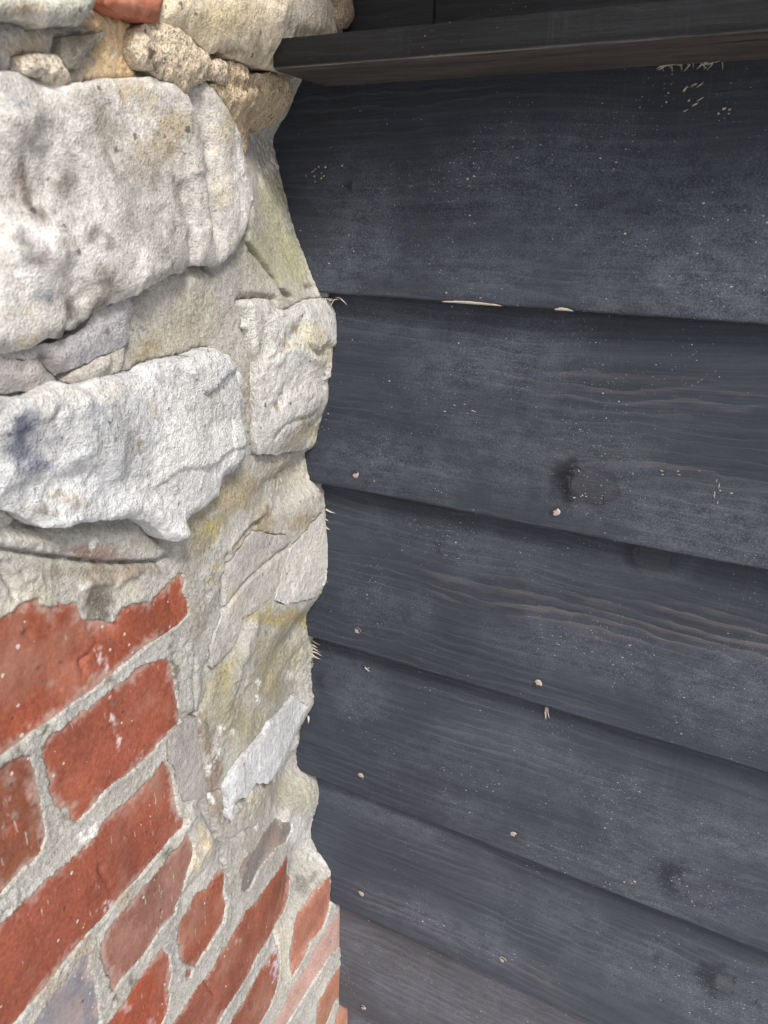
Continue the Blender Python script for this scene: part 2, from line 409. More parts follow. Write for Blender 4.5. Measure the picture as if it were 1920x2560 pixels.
def plain(name, rgb, rough=.7, var=.3, sc=300, metal=0.0, bump=.4):
    s = NT(name); tc = s.n('ShaderNodeTexCoord'); ob = tc.outputs['Object']
    n = s.noise(ob, sc, 5, .6)
    c = s.mix(n, tuple(x*(1-var) for x in rgb)+(1,), tuple(min(1, x*(1+var)) for x in rgb)+(1,))
    s.l(c, s.b.inputs['Base Color']); s.b.inputs['Roughness'].default_value = rough; s.b.inputs['Metallic'].default_value = metal
    s.l(s.bump(n, bump, .001), s.b.inputs['Normal']); return s.m
M_raw = plain('raw_wood', (.50, .44, .35), .8, .5, 700)
M_nail = plain('nail_head', (.44, .36, .32), .55, .55, 500, .2)
M_dark = plain('dark_panel', (.022, .022, .023), .8, .4, 120)
M_black = plain('black_stain', (.03, .03, .032), .6, .3, 300)

# ------------------------------------------------------------------ ground
def ground_mat():
    s = NT('paving'); tc = s.n('ShaderNodeTexCoord'); ob = tc.outputs['Object']
    n = s.noise(ob, 3, 8, .65); c = s.mix(n, (.46, .455, .44, 1), (.64, .63, .61, 1)); s.l(c, s.b.inputs['Base Color']); s.b.inputs['Roughness'].default_value = .95
    s.l(s.bump(s.noise(ob, 40, 6, .6), .6, .01), s.b.inputs['Normal']); return s.m
g = new_mesh('ground', [(-60, -60, -1.42), (60, -60, -1.42), (60, 60, -1.42), (-60, 60, -1.42)], F4=[(0, 1, 2, 3)], smooth_=False)
go = obj('ground', g, ground_mat()); go['kind'] = 'structure'

# ------------------------------------------------------------------ unseen eave over the corner, set to shade batten and top boards
def eave():
    t = thing('unseen_eave', 'unseen dark boarded eave above the batten, added to shade the top boards', 'eave')
    s = plain('eave_board', (.045, .042, .04), .8, .4, 60)
    y = -.16
    k = 0
    while y < .16:
        V = [(x, yy, z) for x in (-.45, 2.2) for yy in (y+.002, y+.098) for z in (.43, .455)]
        me = new_mesh('soffit_board', V, F4=[(0, 1, 3, 2), (4, 6, 7, 5), (0, 4, 5, 1), (2, 3, 7, 6), (0, 2, 6, 4), (1, 5, 7, 3)], smooth_=False)
        obj('soffit_board', me, s, t); y += .10
    V = [(x, yy, z) for x in (-.45, 2.2) for yy in (-.185, -.161) for z in (.42, .57)]
    me = new_mesh('fascia', V, F4=[(0, 1, 3, 2), (4, 6, 7, 5), (0, 4, 5, 1), (2, 3, 7, 6), (0, 2, 6, 4), (1, 5, 7, 3)], smooth_=False)
    obj('fascia', me, s, t)
eave()

# ------------------------------------------------------------------ masonry survey: pieces
wall = thing('masonry_wall', 'old wall of whitish rubble stones over red bricks with patchy grey mortar', 'wall')
PIECES = []
def piece(name, s, e, d, r, amp, base, mat, scope, seed, label=None, jit=.0012, under=.004, grow=0.0):
    q = np.array([to_wall(px, py, e) for px, py in pts(s)])
    out = []
    for a, b in zip(q, np.roll(q, -1, 0)):
        n = max(1, int(np.linalg.norm(b-a)/0.0025))
        for k in range(n): out.append(a+(b-a)*k/n)
    q = np.array(out)
    q = q+jit*np.column_stack([fbm(q[:, 0], q[:, 1], 110, 3, seed+1, .7), fbm(q[:, 0], q[:, 1], 110, 3, seed+2, .7)])*1.6
    keep = [q[0]]
    for p in q[1:]:
        if np.linalg.norm(p-keep[-1]) > .0011: keep.append(p)
    q = np.array(keep)
    vis = q
    if grow:
        tg = np.roll(q, -2, 0)-np.roll(q, 2, 0); nr = np.column_stack([tg[:, 1], -tg[:, 0]])/(np.linalg.norm(tg, axis=1)[:, None]+1e-9)
        area = (q[:, 0]*np.roll(q[:, 1], -1)-np.roll(q[:, 0], -1)*q[:, 1]).sum()
        q = q+nr*(grow if area > 0 else -grow)
    PIECES.append(dict(vis=vis, grow=grow, name=name, q=q, e=e, d=d, r=r, amp=amp, base=base, mat=mat, scope=scope, seed=seed, label=label, under=under))

WH = (214, 208, 199)
piece('stone', 'A -160,-90 830,-90 790,60 740,150 650,220 500,205 350,215 180,165 0,140 -160,130', .010, .008, .02, (.003, .0013, .0007), (196, 192, 176), M_smooth, 'S0', 11, 'pale green-grey stone at the upper left')
piece('stone', 'A -160,600 0,590 180,600 330,655 460,690 600,690 830,670 1080,635 1250,645 1430,695 1520,780 B 280,710 400,690 480,780 560,900 640,1100 660,1250 700,1380 740,1480 D 752,280 745,400 720,560 680,660 640,740 560,830 480,885 380,880 330,872 250,880 190,920 60,950 C 1390,950 1240,1030 1080,1130 900,1190 780,1270 720,1320 640,1400 540,1420 510,1480 370,1500 250,1545 100,1590 0,1610 -160,1650',
      .0050, .0016, .006, (.0020, .0065, .0005), (198, 193, 186), M_smooth, 'S1', 21, 'large pale stone with flowing ridges and dark stains')
piece('stone', 'B 20,-160 10,180 130,230 220,260 330,370 400,440 520,440 700,520 930,580 1160,620 1300,500 1480,260 1440,150 1460,60 1330,-160', .006, .006, .012, (.002, .0008, .0004), (220, 205, 178), M_smooth, 'S2', 31, 'smooth buff stone behind the end of the batten')
piece('brick_fragment', 'A 880,-90 1370,-90 1340,100 1330,180 1210,190 1100,150 960,90 880,40', .009, .004, .006, (.002, .001, .0006), (172, 104, 76), M_brick, 'chunk', 41)
piece('stone_chip', 'A 500,310 690,290 890,260 800,380 720,480 640,560 560,560 500,470', .003, .002, .004, (.001, .0006, .0004), (140, 134, 120), M_slab, 'chip', 51)
piece('mortar_lump', 'A 200,480 330,450 480,470 590,590 600,680 510,720 440,680 330,640 200,600', .005, .0035, .006, (.0030, .0012, .0018), (216, 202, 182), M_lump, 'lump', 61)
piece('mortar_lump', 'A 1120,300 1200,200 1350,170 1500,230 1560,300 B 250,300 330,380 400,440 440,500 560,490 580,540 570,620 560,690 520,700 400,660 380,690 270,720 240,775 190,765 130,690 0,650 A 1250,600 1180,560 1110,420', .006, .0035, .010, (.0032, .0012, .0020), (222, 204, 178), M_lump, 'lump', 71)
piece('mortar_lump', 'B 575,500 730,560 745,630 800,615 920,605 990,655 1090,680 1112,740 1102,830 1040,930 960,1010 880,1060 820,1080 750,1060 745,1150 740,1230 720,1285 690,1230 650,1130 600,1010 560,900 480,780 410,690 520,700 590,740', .004, .005, .012, (.0030, .0012, .0020), (224, 202, 170), M_lump, 'lump', 81)
piece('mortar_lump', 'B 1330,-160 1440,60 1450,180 1500,245 1560,235 1600,150 1590,50 1560,-160', .008, .005, .005, (.003, .002, .001), (176, 156, 132), M_lump, 'lump', 91)
# right-hand stone, slabs
piece('stone', 'D 670,1172 760,1160 880,1160 960,1225 1080,1262 1180,1190 1300,1150 1420,1150 1500,1330 F 1500,300 1480,450 1490,640 1440,800 1390,930 1330,1050 1250,1070 1100,1092 1000,1100 950,1128 880,1110 800,1110 780,1000 770,900 790,830 780,600 790,330 750,250 720,80 D 700,1400 720,1330 690,1230', .0032, .0012, .005, (.0018, .0055, .0010), (210, 207, 199), M_stone, 'R1', 101, 'rough pale stone against the second weatherboard')
piece('stone', 'E -160,290 0,270 250,225 510,165 700,60 780,-60 900,-130 1090,-205 1100,-100 1060,20 1062,180 1000,225 840,292 600,412 500,472 400,380 330,300 200,330', .002, .0008, .004, (.0012, .0035, .0005), (172, 168, 166), M_slab, 'slab', 111, 'flat lilac-grey stone wedged between the two big stones')
piece('stone', 'E -160,300 0,285 190,338 325,310 395,392 490,482 470,505 340,580 220,590 100,620 0,612 -160,625', .0015, .0008, .004, (.0012, .0035, .0005), (174, 168, 164), M_slab, 'slab', 121)
piece('stone', 'E 1045,222 1000,400 980,440 800,480 640,540 560,500 605,428 840,302', .002, .0008, .004, (.0012, .0035, .0005), (188, 181, 172), M_slab, 'slab', 131)
piece('stone', 'E -160,650 0,645 250,625 470,515 620,565 800,492 1000,452 1180,425 1260,372 1400,332 1560,292 F 0,372 100,330 250,290 350,250 470,240 560,300 640,390 690,480 690,650 690,850 700,1000 700,1130 620,1230 510,1310 490,1400 490,1460 400,1530 330,1570 260,1620 H 180,350 120,450 50,500 0,480 G 1290,420 1200,340 1050,310 850,320 700,340 560,360 440,385 330,390 240,330 150,270 0,240 -160,220',
      .0065, .0016, .005, (.0018, .0070, .0009), (216, 215, 213), M_stone, 'S4', 141, 'large white rough stone above the brickwork')
piece('stone', 'H 1345,280 1400,400 1415,560 1410,740 1365,880 1300,970 1200,990 1050,1030 950,1000 990,870 1010,780 1080,590 1130,530 1190,470 1270,350', .0006, .0005, .006, (.0010, .0040, .0007), (204, 201, 194), M_stone, 'S6', 151)
piece('stone', 'H 780,420 900,450 1040,460 1085,530 1075,600 1005,780 985,870 930,960 820,1060 760,1100 680,1150 660,1260 600,1390 520,1480 430,1560 420,1400 470,1230 530,1110 530,1000 520,800 570,720 620,640 700,520', .0002, .0005, .006, (.0008, .0022, .0004), (180, 176, 168), M_slab, 'S7', 161, 'cracked grey stone beside the top brick')
piece('stone', 'J 1130,285 1160,340 1235,390 1225,440 1205,500 1170,560 1165,690 1100,765 1040,840 990,900 930,990 880,1030 800,1015 750,1090 720,1140 650,1150 620,1190 610,1280 590,1330 560,1300 560,1150 545,1050 600,950 660,830 760,730 860,620 910,510 1000,450 1060,380 1100,320', .0030, .001, .004, (.0012, .0030, .0008), (210, 210, 210), M_stone, 'S5', 171, 'white flake of stone left bare of mortar')
piece('stone', 'J 100,600 180,550 300,480 310,700 350,870 390,1070 385,1105 320,1140 200,1160 180,1040 150,900 95,850', .003, .001, .004, (.0008, .0006, .0004), (168, 162, 156), M_slab, 'S8', 181, grow=.001)
RB = (150, 82, 68)
def brick(s, base=RB, seed=0, label=None, e=.0028):
    piece('brick', s, -.0006, .0006, .006, (.0009, .0004, .0004), base, M_brick, 'brick', 300+seed*10, label, jit=.0004, under=.006, grow=.0022)
brick('G -160,1230 0,1170 60,1110 150,1060 230,1010 320,975 330,1040 450,1060 570,1040 600,1010 640,1060 660,1150 740,1180 830,1170 900,1190 960,1150 1000,1070 1100,1030 1180,1010 1240,1040 1270,980 1330,930 1400,860 1480,770 1520,850 1500,930 1540,1010 1550,1100 1470,1180 1380,1240 1200,1360 1000,1520 I 840,160 600,330 400,480 200,620 0,770 -160,890', (148, 80, 58), 1, 'red brick with mortar smeared over its top edge')
brick('I 360,720 380,650 520,550 640,470 740,410 880,290 1030,170 1130,70 1250,20 1380,0 1410,100 1440,240 1460,360 1475,510 1440,570 1340,650 1200,810 1050,940 920,1020 830,1110 760,1200 690,1260 640,1330 580,1310 590,1220 530,1210 460,1190 430,1120 400,950 370,830', (147, 82, 63), 2)
brick('I -160,980 0,890 120,810 220,780 260,900 290,1050 320,1180 350,1330 360,1470 330,1580 250,1680 K 200,340 80,470 0,560 -160,720', (134, 82, 62), 3)
brick('I 1340,840 1380,870 1410,960 1430,1100 1450,1200 1480,1300 1520,1310 1510,1380 1400,1480 1330,1580 K 1310,230 1150,420 1000,570 820,790 640,990 480,1190 330,1380 180,1570 20,1740 -160,1920 K -160,970 0,820 110,720 280,560 380,450 560,320 680,200 770,120 I 820,1440 850,1330 950,1250 1050,1180 1180,1030 1250,970 1300,890', (146, 82, 63), 4)
brick('K 1530,60 1590,160 1590,260 1550,380 1510,540 1450,680 1440,740 1330,850 1260,960 1200,1060 1100,1170 1000,1280 930,1380 900,1330 870,1200 830,1080 840,980 900,860 1000,740 1130,590 1270,430 1390,270 1480,180', (140, 98, 86), 5, 'dull purple-brown brick')
brick('K 720,1080 710,1200 760,1280 800,1450 810,1600 800,1800 160,1800 330,1580 440,1420 560,1260 640,1140', (126, 132, 140), 6, 'blue-grey burnt brick at the bottom edge')
brick('K 1340,1040 1390,1100 1410,1260 1390,1360 1400,1420 1390,1540 1330,1659 1240,1800 760,1800 920,1600 1040,1440 1170,1260 1270,1120', (154, 81, 60), 7)
brick('L 510,370 530,470 515,560 540,650 530,720 510,820 440,930 370,1040 290,1165 200,1160 160,1100 150,960 145,830 190,750 250,660 310,570 380,540 420,460', (150, 87, 65), 8)
brick('L 200,1210 250,1190 250,1260 210,1270', (148, 91, 71), 9)
brick('L 1080,-10 1085,40 1040,140 960,190 880,280 800,390 740,520 690,560 665,530 680,450 655,370 690,290 790,190 850,90 900,20 950,-50 1020,-20', (130, 125, 120), 10, 'dark grey-brown brick half covered by mortar')
brick('L 1040,250 1060,330 1070,450 1060,600 1020,720 950,830 880,980 800,1090 720,1260 610,1430 500,1600 380,1800 10,1800 150,1590 290,1380 440,1180 520,1040 600,910 690,740 790,640 870,520 950,410 1020,310', (145, 87, 68), 11)
brick('L 970,1030 990,1150 980,1290 950,1400 900,1530 820,1659 740,1800 490,1800 620,1580 720,1410 810,1240 920,1080', (145, 87, 68), 12)
brick('L 1405,430 1410,620 1390,720 1340,860 1240,970 1190,1110 1100,1250 1080,1160 1070,1040 1090,900 1130,760 1220,640 1260,560 1330,490', (167, 113, 93), 13)
brick('L 1500,690 1500,1000 1400,1090 1280,1270 1180,1440 1080,1600 960,1800 850,1800 1000,1540 1100,1340 1210,1180 1290,1000 1390,850', (186, 153, 143), 14, 'pale pink brick dusted with mortar')
brick('L 1500,1150 1500,1400 1440,1490 1390,1620 1300,1800 1290,1640 1300,1480 1390,1310', (173, 123, 100), 15)
brick('L 1490,1490 1570,1540 1580,1800 1380,1800', (175, 125, 104), 16)

# relief strokes
stroke('B 250,760 300,1000 330,1200 360,1450 D 370,200 395,420 430,640', .007, -.009, 'S1', .003)
stroke('D 20,0 120,300 180,560 190,900', .004, -.004, 'S1', .002)
stroke('B 100,800 200,1100 260,1500 D 250,300 300,500', .008, .004, 'S1')
stroke('A 560,760 640,1100 760,1500 C 800,400', .006, .003, 'S1', .003)
stroke('A 230,700 260,1000 280,1300 320,1600 C 430,440 560,800 540,1150', .010, -.0035, 'S1', .004)
bump('A 60,1000', 70, .006, 'S1'); bump('C 250,700', 90, .006, 'S1'); bump('C 1000,800', 120, .004, 'S1')
stroke('A 1130,260 1230,380 1280,520 1290,600', .0012, -.004, 'lump', .001)
stroke('B 630,890 660,950 720,1010', .0014, -.005, 'lump', .001)
stroke('B 580,690 620,740 750,690 800,760', .002, -.004, 'lump', .001)
stroke('B 870,-160 870,100 890,300 925,560', .012, .006, 'S2', .0005)
stroke('B 700,530 800,550 925,590', .004, -.012, 'mortar'); stroke('B 560,505 720,560 740,640', .003, -.008, 'mortar')
# the long crack in the render and others
stroke('B 650,1200 700,1290 735,1400 D 735,60 748,250 757,420 740,480 722,590 708,640', .0014, -.014, 'mortar', .0006)
stroke('D 706,640 740,720 820,790 900,900 980,1000 1030,1090 1110,1140', .0015, -.013, 'mortar', .0008)
stroke('D 690,1165 800,1140 900,1155 980,1160', .002, -.006, 'mortar'); stroke('D 1230,1070 1285,1085', .002, -.008, 'mortar')
stroke('C 0,1625 250,1560 510,1495 640,1412 780,1285 1080,1142 1240,1040', .0022, -.007, 'mortar'); stroke('D 200,910 330,890 450,900', .0025, -.006, 'mortar')
stroke('E 340,300 430,400 500,480 620,550', .0022, -.006, 'any'); stroke('E 1060,195 840,300 600,420 500,480', .0014, -.004, 'mortar')
stroke('G 0,573 300,620 600,660 900,696 1100,692 1340,682', .0009, -.009, 'mortar', .0003); stroke('G 1340,682 1410,640 1460,600', .0018, -.006, 'mortar')
stroke('I 840,168 600,338 400,488 200,628 0,778 -100,850', .0010, -.005, 'mortar', .0003); stroke('G 1550,1110 1470,1190 1380,1250 1200,1370 1000,1530 I 900,130', .0009, -.004, 'mortar', .0003)
stroke('K 1300,245 1150,430 1000,580 830,800', .0010, -.004, 'mortar', .0004); stroke('K 640,1000 480,1200 330,1390', .0010, -.004, 'mortar', .0004)
stroke('G 20,700 70,810 140,960', .0013, -.004, 'mortar')
stroke('G 700,880 740,850 900,850 960,880 1040,800 1130,770', .002, .003, 'mortar')
stroke('G -50,400 200,400 400,395 700,350 1000,330 1200,350 1340,470', .003, -.008, 'mortar')
stroke('H 530,1080 600,970 720,830 850,720 960,630 1080,550', .0011, -.0045, 'any', .0006); stroke('H 515,830 525,1100', .0010, -.003, 'any', .0004)
stroke('H 600,540 740,350 900,210', .004, .004, 'mortar'); stroke('H 610,560 760,370 830,330', .002, -.004, 'mortar')
stroke('H 560,640 570,720 540,790', .0022, -.006, 'mortar')
stroke('H 700,1200 680,1290 600,1420 540,1500 J 400,60 390,250 340,420', .004, -.004, 'mortar', .002)
stroke('H 780,1200 720,1400 640,1600 J 620,120 560,350', .006, .004, 'mortar', .002)
stroke('J 290,0 300,300 305,470', .0011, -.004, 'mortar', .0004); stroke('J 150,440 220,460 305,465', .0018, -.005, 'mortar')
stroke('J 310,480 320,700 360,900 395,1080 410,1150 440,1300 480,1470', .0016, -.005, 'mortar', .0006)
stroke('J 400,1115 500,1095 545,1030', .0012, -.004, 'mortar'); stroke('J 320,1150 360,1250 430,1390 475,1480', .0018, -.006, 'mortar')
stroke('J 480,1490 600,1500 710,1420 800,1400', .0014, -.004, 'mortar'); stroke('J 600,1320 640,1200 740,1150 770,1060 880,1035 960,990', .0018, -.006, 'mortar')
stroke('J 250,1250 330,1450 L 380,150 330,300', .012, .005, 'mortar', .003)
stroke('L 510,280 570,420', .0013, -.005, 'mortar'); stroke('L 200,600 300,470 350,420', .004, -.004, 'mortar')
stroke('L 950,870 970,960 975,1050', .0015, -.004, 'mortar')
stroke('F 990,230 1060,120 1130,60 D 1130,1380', .004, -.005, 'R1', .002); stroke('F 900,980 1000,860 1100,830 1280,790', .0013, -.003, 'R1'); stroke('F 880,720 940,700 1000,560', .003, -.003, 'R1')
stroke('F 820,60 830,200 800,330', .004, -.004, 'R1', .002); stroke('F 930,330 1010,250 1100,260 1340,350', .003, .003, 'R1', .002)
stroke('F 570,430 600,560 650,650 660,780 630,860', .0018, -.004, 'S4', .001)
stroke('F 270,860 400,820 520,790 620,760', .006, -.005, 'S4', .002); stroke('F 300,830 430,790 560,780', .006, .003, 'S4', .002)
stroke('E 0,1300 300,1230 500,1080 760,1080 800,1200 640,1350 540,1480', .006, .0045, 'S4', .004); stroke('E 0,1400 250,1360 480,1290 700,1300', .005, -.004, 'S4', .003)
stroke('E 150,700 300,760 500,680', .008, .004, 'S4', .004)
stroke('G 420,370 700,290 1000,270 1250,330 1330,430', .006, .004, 'S4')
bump('H 70,430', 26, .009, 'S4'); bump('F 200,1000', 90, .006, 'S4'); bump('E 700,900', 110, .005, 'S4')
for t in ('J 1200,1120', 'L 1180,120', 'J 1000,1200', 'H 700,200', 'H 1200,200'): bump(t, 40, .003, 'mortar')

bump('G 230,1270', 10, -.002, 'brick')
stroke('G 670,1500 690,1560 705,1610', .0009, -.003, 'brick', .0004); stroke('G 735,1215 790,1280 810,1350 770,1420 680,1500', .0008, -.0022, 'brick', .0004)
stroke('K 830,360 850,420 900,500', .0009, -.003, 'brick', .0005); stroke('L 370,1290 400,1340 450,1400', .0009, -.003, 'brick', .0005); stroke('G 1400,980 1430,1080 1480,1160', .0008, -.002, 'brick', .0003)
# colour: patches on the surfaces (dirt, lichen, different mixes, some painted shade)
MB = (178, 175, 167)
patch('D 900,300 950,700 1050,900', 70, 90, (167, 162, 136), .8, 'mortar'); patch('D 1100,700', 26, 90, (157, 157, 124), .5, 'mortar')
patch('D 840,180 900,60 B 930,1350', 9, 22, (208, 201, 189), .9, 'mortar')
patch('D 300,1300 E 1400,180', 80, 70, (174, 166, 149), .7, 'mortar'); patch('E 1250,220 1150,330', 40, 25, (165, 151, 124), .7, 'mortar')
patch('F 740,600 740,900', 16, 90, (158, 148, 132), .7, 'mortar'); patch('F 1000,1250', 80, 50, (180, 171, 152), .7, 'mortar')
patch('H 500,150 650,100 350,330', 70, 50, (158, 147, 123), .85, 'mortar'); patch('H 1150,330 850,340', 40, 30, (155, 141, 115), .8, 'mortar')
patch('H 400,440', 30, 30, (174, 162, 107), .75, 'mortar'); patch('H 480,720 430,830 700,560', 22, 18, (192, 180, 131), .7, 'any'); patch('H 330,500 280,600', 30, 40, (146, 137, 118), .7, 'mortar')
patch('H 960,1180 1150,1150 850,1150', 45, 20, (168, 152, 106), .75, 'mortar'); patch('H 650,1050 600,950', 20, 30, (186, 172, 132), .45, 'S7')
patch('H 1000,1400 900,1550 J 900,250 600,450 750,550 500,200', 60, 60, (165, 158, 135), .85, 'mortar'); patch('H 560,1560 J 520,150 930,200 700,780', 14, 30, (181, 167, 118), .6, 'mortar')
patch('J 400,700 450,850 430,1000 500,1230', 26, 45, (141, 125, 109), .8, 'mortar'); patch('J 350,560', 14, 50, (130, 114, 97), .6, 'mortar')
patch('J 480,780 820,180 440,1150 400,890 610,600 500,560 J 820,330', 7, 12, (235, 235, 228), .9, 'mortar'); patch('J 1090,130', 16, 14, (211, 208, 202), .9, 'mortar')
patch('J 900,1150 750,1250 1000,1050', 50, 40, (172, 166, 151), .8, 'mortar'); patch('J 1180,1050 1150,1150', 26, 22, (176, 172, 154), .8, 'mortar')
patch('L 1150,80 J 1150,1500', 24, 50, (215, 212, 207), .8, 'mortar'); patch('L 1240,430 1180,500', 20, 24, (120, 118, 110), .7, 'mortar'); patch('L 1000,900 1050,1100', 26, 60, (205, 197, 181), .8, 'mortar')
patch('L 380,180 340,120 300,320', 18, 40, (206, 192, 162), .85, 'mortar'); patch('L 640,120 600,400', 50, 50, (174, 167, 159), .7, 'mortar')
patch('G 820,560 700,600 900,650', 60, 20, (143, 123, 111), .75, 'mortar'); patch('G 760,540', 13, 14, (226, 224, 219), .95, 'mortar'); patch('G 600,620', 10, 10, (208, 208, 208), .8, 'mortar')
patch('G 820,1020 800,1100 850,950', 32, 34, (112, 104, 94), .75, 'mortar'); patch('G 300,930 450,1000 1100,900 100,1050', 50, 26, (199, 192, 173), .6, 'mortar'); patch('G 500,760 900,790 1200,740', 70, 22, (145, 131, 114), .65, 'mortar')
patch('G 230,390 330,400', 34, 14, (104, 100, 96), .75, 'mortar'); patch('G 1250,520', 60, 30, (157, 150, 140), .7, 'mortar'); patch('G 1560,900 1600,1100', 30, 60, (165, 157, 144), .7, 'mortar')
patch('G 1430,1500 I 1440,150', 12, 50, (112, 104, 90), .75, 'mortar'); patch('I 380,580 160,760 890,150 540,1290', 18, 16, (122, 114, 100), .8, 'mortar'); patch('I 760,1420 700,1480', 22, 14, (232, 229, 220), .9, 'any')
patch('I 340,950 400,1250', 14, 60, (157, 151, 144), .7, 'mortar'); patch('K 1000,600 700,1050 450,1350', 50, 50, (172, 156, 136), .7, 'mortar'); patch('K 1450,1000', 14, 60, (158, 153, 149), .8, 'mortar')
patch('K 950,1450 1080,1300 J 80,1600', 18, 18, (96, 92, 84), .7, 'mortar')
patch('A 1000,200 950,350 1050,480 850,450 800,180', 34, 34, (211, 181, 138), .85, 'mortar'); patch('A 900,320 1050,450 800,560', 90, 70, (214, 186, 146), .8, 'mortar'); patch('B 600,620 480,560 850,680 700,900', 60, 50, (212, 190, 158), .8, 'mortar'); patch('A 350,330 200,420 600,400', 60, 30, (193, 177, 151), .7, 'mortar'); patch('A 950,470', 10, 11, (235, 224, 201), .95, 'mortar')
patch('A 1140,480 1200,590 1130,400', 10, 22, (74, 58, 50), .85, 'any'); patch('A 770,140 740,230 550,430 210,480', 8, 9, (92, 84, 80), .8, 'any')
patch('B 760,590 850,600 680,540', 22, 9, (62, 50, 38), .8, 'mortar'); patch('B 560,440 480,440', 18, 8, (110, 92, 74), .7, 'any'); patch('B 830,940 700,380 640,680', 6, 6, (120, 106, 92), .8, 'any')
patch('A 1150,130 1280,100 B 20,30', 12, 12, (92, 66, 58), .7, 'chunk'); patch('A 1250,130', 20, 16, (170, 97, 69), .7, 'chunk')
patch('B 1100,100 1250,150 1000,200', 60, 60, (186, 176, 164), .8, 'S2'); patch('B 500,150 300,200', 60, 40, (196, 179, 146), .6, 'S2')  # grey on the right face paints its shaded side into the colour
# stones
patch('A 1150,850 1000,750 1300,1000 1200,1200', 60, 50, (182, 168, 139), .75, 'S1'); patch('A 800,1050 700,900 1100,1350', 50, 70, (171, 161, 149), .7, 'S1')
patch('A 80,1380 60,1500 C 120,300 200,450', 30, 40, (112, 98, 90), .75, 'S1'); patch('C 60,640 130,820', 28, 30, (108, 104, 106), .75, 'S1'); patch('A 60,860', 40, 14, (150, 153, 164), .7, 'S1')
patch('C 480,160 430,230 640,620 760,680', 22, 26, (116, 108, 100), .7, 'S1'); patch('C 700,930 760,1050 720,1200', 28, 40, (122, 114, 104), .75, 'S1'); patch('C 480,1180 500,1280 570,1360 430,1440', 18, 18, (98, 92, 86), .75, 'S1')
patch('C 210,1080 250,1130', 30, 26, (136, 136, 139), .75, 'S1'); patch('C 130,1250 180,1480 120,1480', 16, 14, (213, 196, 156), .6, 'S1'); patch('C 250,600 150,1000', 50, 40, (235, 232, 228), .6, 'S1'); patch('C 1000,800 1200,950', 60, 40, (215, 210, 201), .6, 'S1')
patch('B 450,1100 480,1000 D 450,250', 16, 50, (197, 187, 154), .6, 'S1'); patch('B 560,1350 D 600,300 650,500', 20, 50, (230, 228, 222), .6, 'S1'); patch('B 620,1350', 10, 24, (156, 145, 123), .7, 'S1')
patch('A 700,60 500,80', 80, 20, (186, 186, 172), .5, 'S0'); patch('A 60,100', 60, 20, (196, 168, 138), .6, 'S0')
patch('E 40,820 60,900 10,1050', 34, 34, (92, 96, 112), .85, 'S4'); patch('E 600,720 610,830', 10, 26, (143, 147, 157), .8, 'S4'); patch('E 150,1120 60,1200 200,1180', 34, 20, (129, 132, 146), .75, 'S4'); patch('E 980,1000 930,1030 1000,1080', 11, 9, (156, 142, 123), .8, 'S4')
patch('E 200,1560 450,1480 350,1430', 50, 16, (166, 154, 133), .65, 'S4'); patch('E 1100,680 1140,750', 10, 12, (184, 163, 139), .7, 'S4'); patch('E 540,1330', 14, 10, (160, 164, 172), .7, 'S4'); patch('E 300,560 600,600 800,560', 60, 16, (206, 199, 185), .6, 'S4')
patch('F 620,1180 500,1340 400,1500', 24, 20, (173, 161, 141), .6, 'S4'); patch('F 650,600 640,800', 7, 50, (206, 199, 189), .6, 'S4')
patch('E 300,1000 200,950', 40, 30, (180, 178, 180), .6, 'S4')
patch('F 1250,120 1350,250 1250,950', 40, 40, (204, 194, 164), .6, 'R1'); patch('F 1000,200 1080,100', 10, 26, (165, 144, 116), .7, 'R1'); patch('F 1250,880 1050,1000 1200,900', 30, 26, (156, 150, 129), .6, 'R1'); patch('F 930,720 970,620', 6, 14, (137, 111, 93), .8, 'R1'); patch('F 1210,640', 14, 20, (170, 170, 175), .7, 'R1')
patch('E 700,250 900,80', 60, 30, (167, 164, 167), .6, 'slab'); patch('E 350,320', 14, 8, (110, 104, 98), .8, 'slab'); patch('E 150,380', 60, 16, (157, 145, 139), .5, 'slab')
patch('H 800,520 700,600 900,560', 40, 30, (169, 164, 162), .7, 'S7')
# bricks
patch('G 315,1560 515,1510', 7, 7, (34, 26, 24), .95, 'brick')  # two holes in the brick painted dark, their inner shade as colour
patch('G 830,1440 880,1540', 5, 22, (222, 208, 204), .9, 'brick'); patch('I 930,470 960,580 985,670', 5, 16, (220, 210, 208), .9, 'brick'); patch('I 905,305', 5, 6, (220, 210, 208), .9, 'brick')
patch('I 340,190 430,190 60,1400 120,1300', 10, 11, (150, 132, 126), .8, 'brick'); patch('I 100,1000 50,950', 22, 22, (162, 138, 132), .6, 'brick'); patch('I 950,350', 5, 12, (110, 100, 90), .9, 'brick')
patch('I 500,420 300,530 700,250', 40, 8, (190, 120, 102), .55, 'brick'); patch('I 1000,1250 1100,1150', 26, 16, (168, 130, 124), .6, 'brick'); patch('I 1290,1030', 12, 10, (130, 110, 100), .7, 'brick')
patch('K 920,660 890,700', 18, 8, (226, 208, 208), .85, 'brick'); patch('K 270,620 90,750', 30, 14, (166, 134, 128), .6, 'brick'); patch('K 1050,1530 1250,1640', 12, 10, (196, 160, 160), .7, 'brick')
patch('L 960,1200 980,1100', 12, 30, (196, 186, 196), .75, 'brick'); patch('L 640,960', 12, 10, (196, 160, 140), .6, 'brick'); patch('G 860,1200 920,1230', 26, 12, (180, 112, 98), .6, 'brick'); patch('L 220,120 180,250', 20, 30, (126, 84, 72), .6, 'brick')
patch('I 120,1400 250,1150', 30, 40, (158, 84, 60), .6, 'brick')

